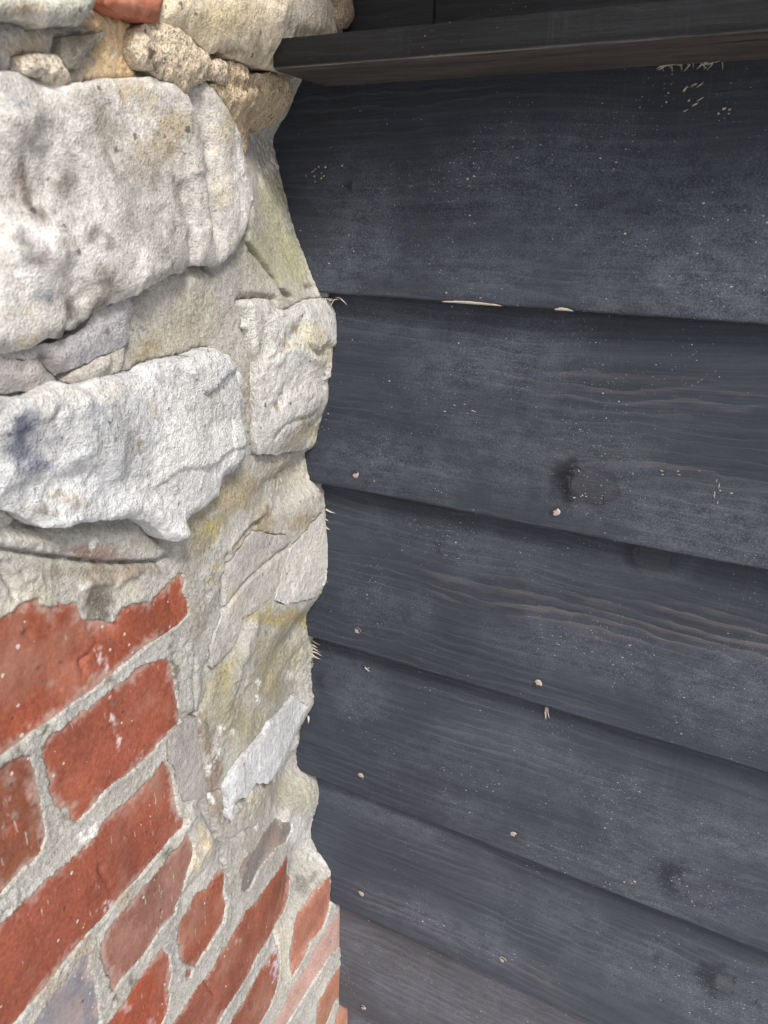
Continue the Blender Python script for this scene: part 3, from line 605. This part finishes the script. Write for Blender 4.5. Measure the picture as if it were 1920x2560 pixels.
# ------------------------------------------------------------------ build pieces
def build_piece(p):
    q = p['q']; sp = .0016; rs = np.random.RandomState(p['seed'])
    lo = q.min(0); hi = q.max(0)
    lo = np.maximum(lo, [-.3, -1.3]); hi = np.minimum(hi, [.55, .4])
    gx, gz = np.meshgrid(np.arange(lo[0], hi[0], sp), np.arange(lo[1], hi[1], sp))
    P = np.column_stack([gx.ravel(), gz.ravel()]); P = P+rs.uniform(-.45, .45, P.shape)*sp
    P = P[inside(P, q)]
    d = seg_dist(P, q, True) if len(P) else np.zeros(0)
    P = P[d > sp*.7]; d = d[d > sp*.7]
    n = len(q); allp = np.vstack([q, P]); dist = np.concatenate([np.zeros(n), d])
    res = delaunay_2d_cdt([Vector(a) for a in allp], [(i, (i+1) % n) for i in range(n)], [], 1, 1e-7)
    vs = np.array([(v.x, v.y) for v in res[0]]); fs = [f for f in res[2] if len(f) == 3]
    src = res[3]; dd = np.array([dist[s[0]] if s else 0.0 for s in src])
    U, Z = vs[:, 0], vs[:, 1]; a1, a2, a3 = p['amp']; sd = p['seed']
    fade = smooth(0, .008, dd)
    wc = np.where(Z < .085, .15+.85*smooth(.0, .045, U), 1.0) if p['scope'] not in ('lump', 'brick', 'far') else 1.0
    h = H0(U, Z)+wc*(p['e']+p['d']*(1-np.exp(-dd/p['r'])))-(.0012*np.exp(-dd/.0012) if p['e'] > .004 else 0)
    h += a1*fade*fbm(U, Z, 16, 4, sd)+a2*(.45+.55*fade)*(facets(U, Z*1.25, {'S1': .085, 'S4': .060}.get(p['scope'], .040), sd+5)+.22*facets(U, Z, .018, sd+6))+a3*fbm(U, Z, 190, 3, sd+9, .65)
    h += relief(U, Z, p['scope'])
    c = tint(U, Z, p['base'], p['scope'], .16 if p['mat'] is M_brick else .10, sd)
    if p['name'] == 'brick':
        mk = .55*smooth(.0065, .0005, dd-p['grow']+.002+.012*fbm(U, Z, 38, 4, 1201, .65)+.005*fbm(U, Z, 300, 2, 1202))
        c = c*(1-mk[:, None])+lin((186, 168, 156))*mk[:, None]
        if p['base'][0] < 1.3*p['base'][1]: so_ = 0*U
        else: so_ = .28*smooth(.10, .45, fbm(U, Z, 20, 4, sd+88)); c = c*(1-so_[:, None])+lin((108, 66, 58))*so_[:, None]
    V = wpos(U, Z, h)
    # skirt down into the mortar
    b = [i for i, s in enumerate(src) if s and s[0] < n]
    m = {}
    for i in b: m.setdefault(src[i][0], i)
    ring = [m[k] for k in sorted(m)]
    top = V[ring]; bot = wpos(U[ring], Z[ring], h[ring]-.022)
    nb = len(ring); o = len(V)
    VV = np.vstack([V, top, bot]); k = np.arange(nb); k2 = (k+1) % nb
    F4 = np.column_stack([o+k, o+k2, o+nb+k2, o+nb+k])
    F3 = np.array(fs)
    # orient to the outside
    e = V[F3[0]]; nrm = np.cross(e[1]-e[0], e[2]-e[0])
    if nrm@NN < 0: F3 = F3[:, ::-1]
    me = new_mesh(p['name'], VV, F4=F4, F3=F3); set_col(me, np.vstack([c, c[ring], c[ring]*.95]))
    ob = obj(p['name'], me, p['mat'], wall)
    if p['label']: ob['label'] = p['label']

# generic pieces outside the survey, so the wall goes on to the left and down
def generic(name, u0, u1, z0, z1, base, seed, stone=False):
    c = .012 if stone else .004
    q = np.array([(u0+c, z0), (u1-c, z0), (u1, z0+c), (u1, z1-c), (u1-c, z1), (u0+c, z1), (u0, z1-c), (u0, z0+c)])
    out = []
    for a, b in zip(q, np.roll(q, -1, 0)):
        n = max(1, int(np.linalg.norm(b-a)/.004))
        for k in range(n): out.append(a+(b-a)*k/n)
    q = np.array(out); j = .006 if stone else .0016
    q = q+j*np.column_stack([fbm(q[:, 0], q[:, 1], 25 if stone else 90, 3, seed), fbm(q[:, 0], q[:, 1], 25 if stone else 90, 3, seed+1)])
    if stone: PIECES.append(dict(vis=q, grow=.0, name=name, q=q, e=.010, d=.015, r=.014, amp=(.0045, .0022, .0008), base=base, mat=M_stone, scope='far', seed=seed, label=None, under=.004))
    else: PIECES.append(dict(vis=q, grow=.0, name=name, q=q, e=.0012, d=.0012, r=.004, amp=(.0009, .0006, .0004), base=base, mat=M_brick, scope='far', seed=seed, label=None, under=.005))
rr = random.Random(5)
left_u = max(to_wall(-30, y)[0] for y in (300, 900, 1500, 2000))
for p in PIECES: pass
zc = -0.245; k = 0
while zc > -1.0:
    x0 = 0.405 if k % 2 else 0.452
    if zc < -.40: x0 -= .0
    for b in range(2):
        u0 = x0+b*.222
        cc = tuple(int(v*rr.uniform(.88, 1.08)) for v in RB)
        generic('brick', u0, u0+.212, zc-.066, zc, cc, 900+k*7+b*3)
    zc -= .079; k += 1
generic('stone', .445, .70, -.225, -.06, (205, 200, 190), 1501, True); generic('stone', .46, .72, -.045, .13, (190, 182, 168), 1511, True)
# courses and stones beyond the surveyed part, kept clear of the surveyed pieces
SURV = [p['vis'] for p in PIECES]
def clear(u0, u1, z0, z1, m=.006):
    gu, gz = np.meshgrid(np.linspace(u0-m, u1+m, 9), np.linspace(z0-m, z1+m, 6)); P = np.column_stack([gu.ravel(), gz.ravel()])
    if any(inside(P, q).any() for q in SURV): return False
    d = wpos(P[:, 0], P[:, 1], H0(P[:, 0], P[:, 1]))-CAM; f = d@fw
    x = IW/2+FPX*(d@RT)/f; y = IH/2-FPX*(d@UP)/f
    return not ((f > .02) & (x > -10) & (x < IW) & (y > -10) & (y < IH+10)).any()
zc = -0.246
for k in range(15):
    u = -.005 if k % 2 else -.055; free = None; n_ = 0
    while u < .41:
        ok = clear(max(u, -.01), u+.1015, zc-.067, zc)
        if ok and free is None: free = u
        elif ok and free is not None:
            generic('brick', max(free, -.01), u+.1015, zc-.067, zc, tuple(int(v*rr.uniform(.86, 1.08)) for v in RB), 2000+k*20+n_); free = None; n_ += 1
        if not ok and free is not None:
            generic('brick', max(free, -.01), free+.1015, zc-.067, zc, tuple(int(v*rr.uniform(.86, 1.08)) for v in RB), 2000+k*20+n_); free = None; n_ += 1
        u += .1115
    zc -= .079
for u0, u1, z1, c_, sd_ in ((-.05, .10, .37, (196, 184, 160), 1521), (.115, .24, .30, (204, 196, 180), 1541), (.255, .43, .35, (190, 184, 170), 1531)):
    z0 = .10
    while z0 < z1-.06 and not clear(u0, u1, z0, z1, .008): z0 += .01
    generic('stone', u0, u1, z0, z1, c_, sd_, True)
generic('stone', .45, .62, .15, .34, (190, 184, 170), 1551, True)
for p in PIECES: build_piece(p)

# ------------------------------------------------------------------ mortar bed
def mortar():
    sp = .00125
    us = np.arange(-.14, .47, sp); us = np.concatenate([us, np.arange(.47, .78, .006)])
    zs = np.concatenate([np.arange(-1.42, -1.02, .008), np.arange(-1.02, .20, sp), np.arange(.20, .40, .006)])
    gu, gz = np.meshgrid(us, zs); U = gu.ravel(); Z = gz.ravel()
    rs = np.random.RandomState(3); U = U+rs.uniform(-.3, .3, len(U))*sp; Z = Z+rs.uniform(-.3, .3, len(Z))*sp
    h = H0(U, Z)-.0004+.0018*fbm(U, Z, 12, 3, 501)+.0010*fbm(U, Z, 55, 3, 502)+.0007*fbm(U, Z, 260, 3, 503, .75)
    rough_ = smooth(.05, .35, fbm(U, Z, 18, 3, 510)); h += .0016*rough_*ridged(U, Z, 120, 3, 511)
    h += .0016*np.exp(-np.maximum(U, 0)/.02)*(ridged(U, Z, 90, 3, 521)+.8*fbm(U, Z, 240, 2, 522))
    h += relief(U, Z, 'mortar')
    P = np.column_stack([U, Z])
    for p in PIECES:
        q = p['q']; lo = q.min(0)-.01; hi = q.max(0)+.01
        idx = np.nonzero((U > lo[0]) & (U < hi[0]) & (Z > lo[1]) & (Z < hi[1]))[0]
        if not len(idx): continue
        q = p['vis']; ins = inside(P[idx], q); d = seg_dist(P[idx], q, True)
        ui, zi = U[idx], Z[idx]
        sd = np.where(ins, -d, d)+.0016*fbm(ui, zi, 95, 3, 801, .7)+.0016*fbm(ui, zi, 330, 2, 802, .7)
        if p['grow']:                # pointing smeared a little over the edges of the bricks
            h[idx] += .0015*np.exp(-np.abs(d)/.005)
        h[idx] -= smooth(-.0012, .0010, -sd)*(p['under']+(.0015 if p['grow'] else 0))
    c = tint(U, Z, MB, 'mortar', .10, 700)
    V = wpos(U, Z, h); nu, nz = len(us), len(zs)
    i = np.arange(nz-1)[:, None]*nu+np.arange(nu-1)[None, :]; i = i.ravel()
    F = np.column_stack([i, i+nu, i+nu+1, i+1])
    e = V[F[0]]; n_ = np.cross(e[1]-e[0], e[2]-e[0])
    if n_@NN < 0: F = F[:, ::-1]
    me = new_mesh('mortar', V, F4=F); set_col(me, c)
    obj('mortar', me, M_mortar, wall)
    # the body of the wall behind the face
    b = [wpos(np.array(u), np.array(z), np.array(hh)) for u in (-.14, .78) for z in (-1.42, .40) for hh in (-.05, -.30)]
    me = new_mesh('wall_core', b, F4=[(0, 1, 3, 2), (4, 6, 7, 5), (0, 4, 5, 1), (2, 3, 7, 6), (0, 2, 6, 4), (1, 5, 7, 3)], smooth_=False)
    set_col(me, np.tile(lin(MB), (8, 1))); obj('wall_core', me, M_mortar, wall)
mortar()

# ------------------------------------------------------------------ weatherboarding
clad = thing('weatherboard_wall', 'black stained feather-edge weatherboarding butted against the old masonry', 'cladding')
XR = 0.82
def bpx(i, x, y):            # survey point (1659-wide sheet) on board i
    k = 1920/1659; return on_board(i, x*k, y*k)
KNOTS = {0: [(772, 401, .004, .6)], 1: [(1280, 1048, .0125, .85)], 2: [(1410, 1203, .010, .5), (980, 1190, .009, .25)], 3: [(720, 1480, .010, .35), (1515, 1922, .016, .62)], 4: [(1592, 2135, .0135, .62), (1440, 2080, .006, .3)], 5: [], 6: []}
WEAR = {0: [], 1: [(1400, 845, .14, .014, .35), (1330, 1000, .10, .014, .30), (1450, 1010, .03, .010, .5)], 2: [(1300, 1335, .14, .016, .9), (1590, 1375, .08, .018, 1.0), (1150, 1310, .10, .016, .6)],
        3: [(1100, 1620, .12, .02, .25)], 4: [(1000, 1870, .1, .02, .3), (900, 1985, .10, .018, .8), (1130, 2100, .06, .02, .8)], 5: [(900, 2080, .12, .03, .7), (780, 2040, .05, .02, .6), (1050, 2180, .1, .03, .5)], 6: []}
DUST = {0: [(800, 480, .05, .05, .8), (1150, 420, .10, .05, .7), (1560, 560, .16, .06, .9), (1000, 560, .12, .04, .5), (720, 570, .03, .03, .7)],
        1: [(1050, 800, .07, .04, .7), (850, 1000, .08, .03, .8), (1150, 960, .12, .04, .6), (1560, 1150, .10, .04, .8), (900, 700, .1, .02, .4)],
        2: [(1050, 1180, .10, .03, .5), (1300, 1420, .12, .03, .7), (820, 1300, .06, .03, .6), (1600, 1500, .1, .04, .8)],
        3: [(780, 1500, .04, .04, .6), (1300, 1700, .14, .04, .7), (950, 1640, .1, .03, .5), (1560, 1800, .1, .04, .8), (1000, 1750, .06, .03, .5), (1400, 1900, .1, .05, .9), (1620, 1830, .05, .03, 1.0), (1200, 1850, .08, .03, .6)],
        4: [(850, 1760, .10, .03, .8), (950, 1990, .1, .03, .9), (1450, 2120, .12, .05, .9), (1250, 2000, .1, .04, .6), (1630, 2180, .06, .05, .9)],
        5: [(850, 2110, .12, .05, 1.0), (1050, 2200, .12, .06, 1.0), (780, 2050, .08, .04, .9), (1300, 2330, .2, .06, .8)], 6: [(800, 2205, .1, .05, 1.0)]}
TONE = [.029, .030, .032, .036, .043, .060, .064, .040, .040]
boards = []
def make_board(i):
    zb = ZB[i]; zt = (ZB[i-1] if i else ZTOP); e = zt-zb; ztop = zt+(.028 if i else .0)
    zs = np.concatenate([[zb, zb+.0006, zb+.0014], np.arange(zb+.003, ztop, .002), [ztop]])
    if i < len(END_XZ): xl = np.interp(zs, END_XZ[i][:, 1], END_XZ[i][:, 0])
    else: xl = np.full(len(zs), .02)
    nz = len(zs); nx = 400; s = np.linspace(0, 1, nx)**1.0
    xl = xl+.0004+.0008*fbm(zs, zs*0+i, 260, 3, 21+i, .8)
    X = xl[:, None]+(XR-xl)[:, None]*s[None, :]; Z = np.repeat(zs[:, None], nx, 1)
    wob = .0009*fbm(X, X*0+i*3.3, 7, 4, 60+i)+.0004*fbm(X, X*0, 60, 3, 80+i)
    Z = Z+wob*np.clip(1-(Z-zb)/.05, 0, 1)
    Y = LEAN*(Z-zb)/e+.0007*fbm(X, Z, 9, 3, 90+i)+.0002*fbm(X, Z*6, 30, 3, 95+i)
    Y[0] += .0012; Y[1] += .0004
    X = X.ravel(); Y = Y.ravel(); Z = Z.ravel()
    gv = Z+.010*fbm(X, Z, 3.0, 2, 130+i)+.004*fbm(X, Z*3, 7, 2, 131+i); kr = np.full(len(X), 9.0); ka = np.zeros(len(X)); ks = np.zeros(len(X)); wr = np.zeros(len(X)); du = np.zeros(len(X))
    for (kx, ky, r, st) in KNOTS.get(i, []):
        c = bpx(i, kx, ky); dx = (X-c[0])/1.7; dz = Z-c[2]; rr_ = np.sqrt(dx*dx+dz*dz)
        gv = gv+st*np.sign(dz+1e-6)*r*.9*np.exp(-(rr_/(r*2.0))**2)*np.clip(np.abs(dz)/(.3*r), 0, 1)
        rr2 = np.sqrt((dx*1.1)**2+dz*dz)*(1+.25*fbm(X, Z, 90, 3, 44+i))
        nr_ = rr2/r; cl = nr_ < kr; ka = np.where(cl, (X-c[0])/1.7/r, ka); ks = np.where(nr_ < 2.6, np.maximum(ks, st*smooth(2.6, 1.9, nr_)), ks); kr = np.minimum(kr, nr_)
        du += .6*st*np.exp(-((rr2-r*1.7)/(r*.6))**2)
    for (kx, ky, rx, rz, st) in WEAR.get(i, []):
        c = bpx(i, kx, ky); wr = np.maximum(wr, st*smooth(1.3, .2, np.sqrt(((X-c[0])/rx)**2+((Z-c[2])/rz)**2)+.7*fbm(X, Z*2, 22, 3, 140+i)))
    for (kx, ky, rx, rz, st) in DUST.get(i, []):
        c = bpx(i, kx, ky); du = np.maximum(du, st*smooth(1.4, .1, np.sqrt(((X-c[0])/rx)**2+((Z-c[2])/rz)**2)+.8*fbm(X, Z, 18, 4, 150+i)))
    if i >= 7: du += .4
    du += .12+.16*fbm(X, Z, 12, 4, 160+i); du = np.clip(du, 0, 1)
    t = TONE[i]; col = np.column_stack([np.full(len(X), t*(.88 if i < 5 else 1.0)), np.full(len(X), t), np.full(len(X), t*(1.30 if i < 5 else 1.14))])*(1+.35*fbm(X, Z, 6, 4, 170+i))[:, None]
    edge = smooth(.0022, .0004, Z-zb-wob.ravel())      # the sharp lower arris is rubbed
    wr = np.maximum(wr, .45*edge*smooth(-.1, .4, fbm(X, Z*0, 25, 3, 171+i)))
    V = np.column_stack([X, Y, Z]); idx = np.arange(nz*nx).reshape(nz, nx)
    F = np.column_stack([idx[:-1, :-1].ravel(), idx[:-1, 1:].ravel(), idx[1:, 1:].ravel(), idx[1:, :-1].ravel()])
    loop = np.concatenate([idx[0, :], idx[1:, -1], idx[-1, -2::-1], idx[-2:0:-1, 0]])
    yb = .0125+(np.clip(V[loop, 2]-zb, 0, 1)/e)*.0065
    fr = V[loop].copy(); bk = V[loop].copy(); bk[:, 1] = yb
    o = len(V); n = len(loop); k = np.arange(n); k2 = (k+1) % n
    VV = np.vstack([V, fr, bk]); F = np.vstack([F, np.column_stack([o+k2, o+k, o+n+k, o+n+k2])])
    me = new_mesh('weatherboard', VV, F4=F, poly=[list(o+n+k)])
    ext = lambda a: np.concatenate([a, a[loop], a[loop]])
    set_col(me, np.vstack([col, col[loop], col[loop]])); set_f(me, 'gv', ext(gv)+i*3.7); set_f(me, 'kr', ext(kr)); set_f(me, 'ka', ext(ka)); set_f(me, 'ks', ext(ks)); set_f(me, 'under', ext(kr*0)); set_f(me, 'wear', ext(wr)); set_f(me, 'dust', ext(du))
    ob = obj('weatherboard', me, M_board, clad); boards.append(ob); return ob
for i in range(9): make_board(i)
for i, l in enumerate(('wide top weatherboard with chipped spots under the batten', 'weatherboard with an open knot and two nails', 'weatherboard with brown worn grain lines', None, 'weatherboard with a large round knot', 'dusty brown-worn weatherboard')):
    if l: boards[i]['label'] = l

# batten above the boards, panels behind it
def slab_grid(name, x0, x1, y0, y1, z0, z1, parent, tone, under_wear=0.0, seed=0, ragged=0.0):
    nx = 260
    xs = np.linspace(0, 1, nx); ring = []
    ny, nzz = 24, 40
    prof = [(y0, z) for z in np.linspace(z1, z0, nzz)][:-1]+[(y, z0) for y in np.linspace(y0, y1, ny)]+[(y1, z1)]
    prof = np.array(prof); m = len(prof)
    Y = np.repeat(prof[:, 0][:, None], nx, 1); Z = np.repeat(prof[:, 1][:, None], nx, 1)
    xl = x0+ragged*fbm(prof[:, 0]*1+prof[:, 1], prof[:, 1], 200, 3, seed, .8)
    X = xl[:, None]+(x1-xl)[:, None]*xs[None, :]
    w = .0008*fbm(X, X*0+seed, 6, 4, seed+2)
    corner = np.exp(-(((Y-y0)**2+(Z-z0)**2)/(.003**2)))
    Y = Y+w+.0008*corner; Z = Z+w*.6+.0008*corner
    X, Y, Z = X.ravel(), Y.ravel(), Z.ravel()
    idx = np.arange(m*nx).reshape(m, nx)
    F = np.column_stack([idx[:-1, :-1].ravel(), idx[1:, :-1].ravel(), idx[1:, 1:].ravel(), idx[:-1, 1:].ravel()])
    top = np.column_stack([idx[-1, :-1], idx[0, :-1], idx[0, 1:], idx[-1, 1:]])
    me = new_mesh(name, np.column_stack([X, Y, Z]), F4=np.vstack([F, top]), poly=[list(idx[:, 0][::-1]), list(idx[:, -1])])
    me.set_sharp_from_angle(angle=math.radians(50))
    bot = smooth(.0025, .0, np.abs(Z-z0))
    col = np.tile(np.array([tone*1.0, tone*.98, tone*1.0]), (len(X), 1))*(1+.3*fbm(X, Y+Z, 8, 4, seed+4))[:, None]
    col = col*(1-bot[:, None]*min(1, under_wear))+np.array([.036, .032, .029])*bot[:, None]*min(1, under_wear)
    set_col(me, col); set_f(me, 'gv', Z+Y+.004*fbm(X, Z+Y, 3, 2, seed+5)+seed); set_f(me, 'kr', X*0+9); set_f(me, 'ka', X*0); set_f(me, 'ks', X*0); set_f(me, 'under', bot*min(1, under_wear)*np.clip(.8+.5*fbm(X, Y*4, 10, 3, seed+6), 0, 1))
    set_f(me, 'wear', X*0); set_f(me, 'dust', np.clip(.05+.1*fbm(X, Z, 12, 3, seed+7), 0, 1))
    return obj(name, me, M_board, parent)
def at_y(px, py, y):
    d = ray(px, py); t = (y-CAM[1])/d[1]; return CAM+t*d
YF = -.056
zfront = at_y(683, 176, YF)[2]; ztopb = at_y(683, 98, YF)[2]; xb = at_y(683, 150, YF)[0]
bat = slab_grid('batten', xb, XR, YF, .012, zfront, ztopb, clad, .008, 1.0, 37, .0012)
bat['label'] = 'thick black batten with a brownish underside'
seam = at_y(1085, 20, .05)[0]
slab_grid('backing_panel', -.14, seam-.001, .05, .068, ztopb-.03, .42, clad, .020, 0, 51)
slab_grid('backing_panel', seam+.001, XR, .051, .069, ztopb-.03, .42, clad, .020, 0, 57)

# nails
def nail_mesh(seed, r=.0032):
    rs = random.Random(seed); V = []; n = 20; rings = [(0, -.0001), (.6, -.0001), (.92, -.00005), (1.0, .0004)]
    V.append((0, rings[0][1], 0))
    for rr_, y in rings[1:]:
        for k in range(n):
            a = 2*math.pi*k/n; q = r*rr_*(1+.05*math.sin(3*a+seed)+rs.uniform(-.02, .02)); V.append((q*math.cos(a), y, q*math.sin(a)))
    F3 = [(0, 1+k, 1+(k+1) % n) for k in range(n)]; F4 = []
    for j in range(2):
        a = 1+j*n; b = a+n
        for k in range(n): F4.append((a+k, b+k, b+(k+1) % n, a+(k+1) % n))
    me = new_mesh('nail', np.array(V), F4=np.array(F4), F3=np.array(F3)); return me
NAILS = [(1, 768, 1024), (1, 1201, 1105), (2, 773, 1361), (2, 1163, 1475), (3, 780, 1675), (3, 1110, 1802), (4, 780, 1930), (4, 1086, 2072), (5, 785, 2175), (5, 1046, 2305)]
for k, (i, x, y) in enumerate(NAILS):
    c = bpx(i, x, y); me = nail_mesh(k, .0033 if k < 6 else .0036); o = obj('nail', me, M_nail, boards[i]); o.location = (c[0], board_y(i, c[2])-.0009, c[2])
    # stain half covering the head
    a0 = random.uniform(0, 6.28); V = [(0, 0, 0)]; r = .0036; pp = []
    for j in range(13):
        a = a0+math.radians(-85+170*j/12); pp.append((r*math.cos(a), 0, r*math.sin(a)))
    inner = []
    for j in range(12, -1, -1):
        a = a0+math.radians(-85+170*j/12); q = r*(.25+.35*random.random()) if 0 < j < 12 else r; inner.append((q*math.cos(a), 0, q*math.sin(a)))
    me = new_mesh('stain', np.array(pp+inner[1:-1]), poly=[list(range(len(pp)+len(inner)-2))], smooth_=False)
    st = obj('stain_film', me, M_black, boards[i]); st.location = (c[0], board_y(i, c[2])-.0012, c[2])

# chips of raw wood and whiskers, one joined part per board
def chips(i, items, name='paint_chip'):
    V = []; PL = []
    for (x, y, w, h, n, spread_x, spread_y, ang) in items:
        for _ in range(max(1, int(n*.75))):
            k = 1; cx = x+random.gauss(0, spread_x); cy = y+random.gauss(0, spread_y)
            c = bpx(i, cx, cy); ww = w*random.uniform(.4, 1.2)/2; hh = h*random.uniform(.5, 1.2)/2; a = ang+random.gauss(0, .15)
            b0 = len(V); m = 14; ww *= .55; hh *= .7
            for j in range(m):
                t = 2*math.pi*j/m; q = random.uniform(.3, 1.25); dx = ww*q*math.cos(t); dz = hh*q*math.sin(t)
                X = c[0]+dx*math.cos(a)-dz*math.sin(a); Z = c[2]+dx*math.sin(a)+dz*math.cos(a)
                V.append((X, board_y(i, Z)-.0009-.0002*random.random(), Z))
            PL.append([b0+j for j in range(m)][::-1])
    me = new_mesh(name, np.array(V), F4=None, F3=None, poly=PL, smooth_=False)
    o = obj(name, me, M_raw, boards[i]); o['kind'] = 'stuff'
mm = .001
chips(0, [(680, 372, 4*mm, 2*mm, 16, 22, 12, .2), (735, 404, 3*mm, 3*mm, 2, 3, 2, 0), (1025, 385, 3*mm, 2*mm, 3, 6, 4, 0), (1495, 208, 8*mm, 1.6*mm, 10, 18, 13, .55), (1575, 235, 4*mm, 1.6*mm, 7, 14, 12, .4), (1400, 240, 1.5*mm, 1*mm, 10, 60, 30, .3), (850, 262, 1.5*mm, 1*mm, 8, 40, 10, 0), (1130, 238, 1.5*mm, .8*mm, 5, 30, 8, 0)])
chips(1, [(985, 882, 6*mm, 1.2*mm, 9, 26, 6, .1), (1450, 1018, 5*mm, 1*mm, 8, 20, 3, -.05), (1548, 1055, 1.2*mm, 5*mm, 8, 5, 20, .1), (1575, 1062, 4*mm, 1*mm, 5, 10, 4, -.1), (1255, 1074, 3*mm, 1.6*mm, 8, 12, 6, -.3), (705, 910, 2*mm, 1.6*mm, 8, 8, 12, 0), (1495, 746, 2.4*mm, 2*mm, 1, 1, 1, 0), (1320, 1050, 2*mm, .8*mm, 6, 40, 20, 0)])
chips(2, [(1300, 1360, 2*mm, .6*mm, 5, 60, 12, -.2), (930, 1220, 2.4*mm, .7*mm, 4, 40, 30, -.3)])
chips(3, [(800, 1445, 4*mm, 1.4*mm, 3, 8, 4, -.3), (786, 1678, 4*mm, 2*mm, 3, 5, 5, -.8), (1100, 1560, 2*mm, .7*mm, 6, 80, 30, -.3), (1310, 1905, 4*mm, 1.6*mm, 5, 12, 4, -.2), (1360, 1906, 5*mm, 1.6*mm, 5, 8, 4, -.3), (1620, 1800, 2*mm, 1*mm, 4, 20, 10, 0)])
chips(4, [(1290, 2015, 6*mm, .9*mm, 2, 8, 4, -.3), (1060, 2074, 3*mm, 1.4*mm, 4, 12, 6, -.3), (890, 1790, 1.6*mm, .9*mm, 14, 50, 22, -.3)])
chips(5, [(805, 1990, 5*mm, 1.6*mm, 2, 6, 3, -.3), (920, 2048, 3*mm, 1.4*mm, 7, 50, 8, -.3)])
# splinters: slender pointed fibres at the sawn ends and broken edges
def splinters(parent, items):
    V = []; F3 = []
    for (p, d, w) in items:
        p = np.array(p); d = np.array(d); L = np.linalg.norm(d); t = d/L; s = np.cross(t, [0, 1, 0]); s /= np.linalg.norm(s)+1e-9; q = np.cross(t, s)
        mid = p+d*.45+s*random.uniform(-.15, .15)*L*.5; b = len(V)
        for base, ww in ((p, w), (mid, w*.8)):
            for a in (0, 2.1, 4.2): V.append(base+ww*(s*math.cos(a)+q*math.sin(a)))
        V.append(p+d)
        for a in range(3):
            c = (a+1) % 3; F3 += [(b+a, b+c, b+3+c), (b+a, b+3+c, b+3+a), (b+3+a, b+3+c, b+6)]
    o = obj('splinter', new_mesh('splinter', np.array(V), F3=np.array(F3), smooth_=False), M_raw, parent); o['kind'] = 'stuff'
def fr(i, x, y, off=-.0015):
    c = bpx(i, x, y); return np.array([c[0], board_y(i, c[2])+off, c[2]])
it = []
for k in range(9):
    p = fr(0, 700+random.uniform(-6, 40), 645+random.uniform(-2, 5)); it.append((p, np.array([random.uniform(-.006, .008), -.001, random.uniform(-.010, .002)]), .00035))
splinters(boards[0], it)
it = [(fr(2, 706, 1099), (.011, -.001, -.0016), .0009), (fr(2, 705, 1120), (.004, -.001, -.001), .0006), (fr(2, 706, 1138), (.005, -.001, -.001), .0008)]
for k in range(10): it.append((fr(2, 706, 1100+random.uniform(0, 160)), (random.uniform(.001, .003), -.001, random.uniform(-.001, .001)), .0003))
splinters(boards[2], it)
it = [(fr(3, 677, 1383+k*7.5), (random.uniform(.006, .012), -.001, -.0016), .0008) for k in range(5)]+[(fr(3, 676, 1380+random.uniform(0, 60)), (random.uniform(.001, .004), -.001, 0), .0003) for k in range(12)]
it += [(fr(3, 1181, 1525), (.0015, -.002, -.012), .0012), (fr(3, 1184, 1527), (.003, -.002, -.009), .0008), (fr(3, 668, 1545), (.001, -.002, -.008), .0013), (fr(3, 790, 1440), (.006, -.001, -.003), .0007)]
splinters(boards[3], it)
it = []
for k in range(26):
    p = np.array([at_y(1540*1.0+random.uniform(60, 250), 172, YF)[0], .006, zfront-.001]); it.append((p, np.array([random.uniform(-.005, .006), -.002, random.uniform(-.005, .001)]), .0004))
splinters(bat, it)
# the long broken sliver under the top board
def sliver(i, x0, x1, name='broken_edge'):
    a = bpx(i, x0, 655)[0]; b = bpx(i, x1, 660)[0]; n = 40; xs = np.linspace(a, b, n); V = []; F = []
    for j, x in enumerate(xs):
        t = j/(n-1); w = .0020*math.sin(math.pi*t)**.5*(.75+.5*float(fbm(np.array([x]), np.array([.3]), 120, 3, 5)[0])); zb = ZB[i]
        V += [(x, -.0010, zb+w), (x, -.0014, zb+w*.4), (x, .0002, zb-.0004), (x, .004, zb-.0003)]
        if j: 
            for k in range(3): F.append((4*j-4+k, 4*j-4+k+1, 4*j+k+1, 4*j+k))
    o = obj(name, new_mesh(name, np.array(V), F4=np.array(F)), M_raw, boards[i])
sliver(0, 955, 1085); sliver(0, 1200, 1240)
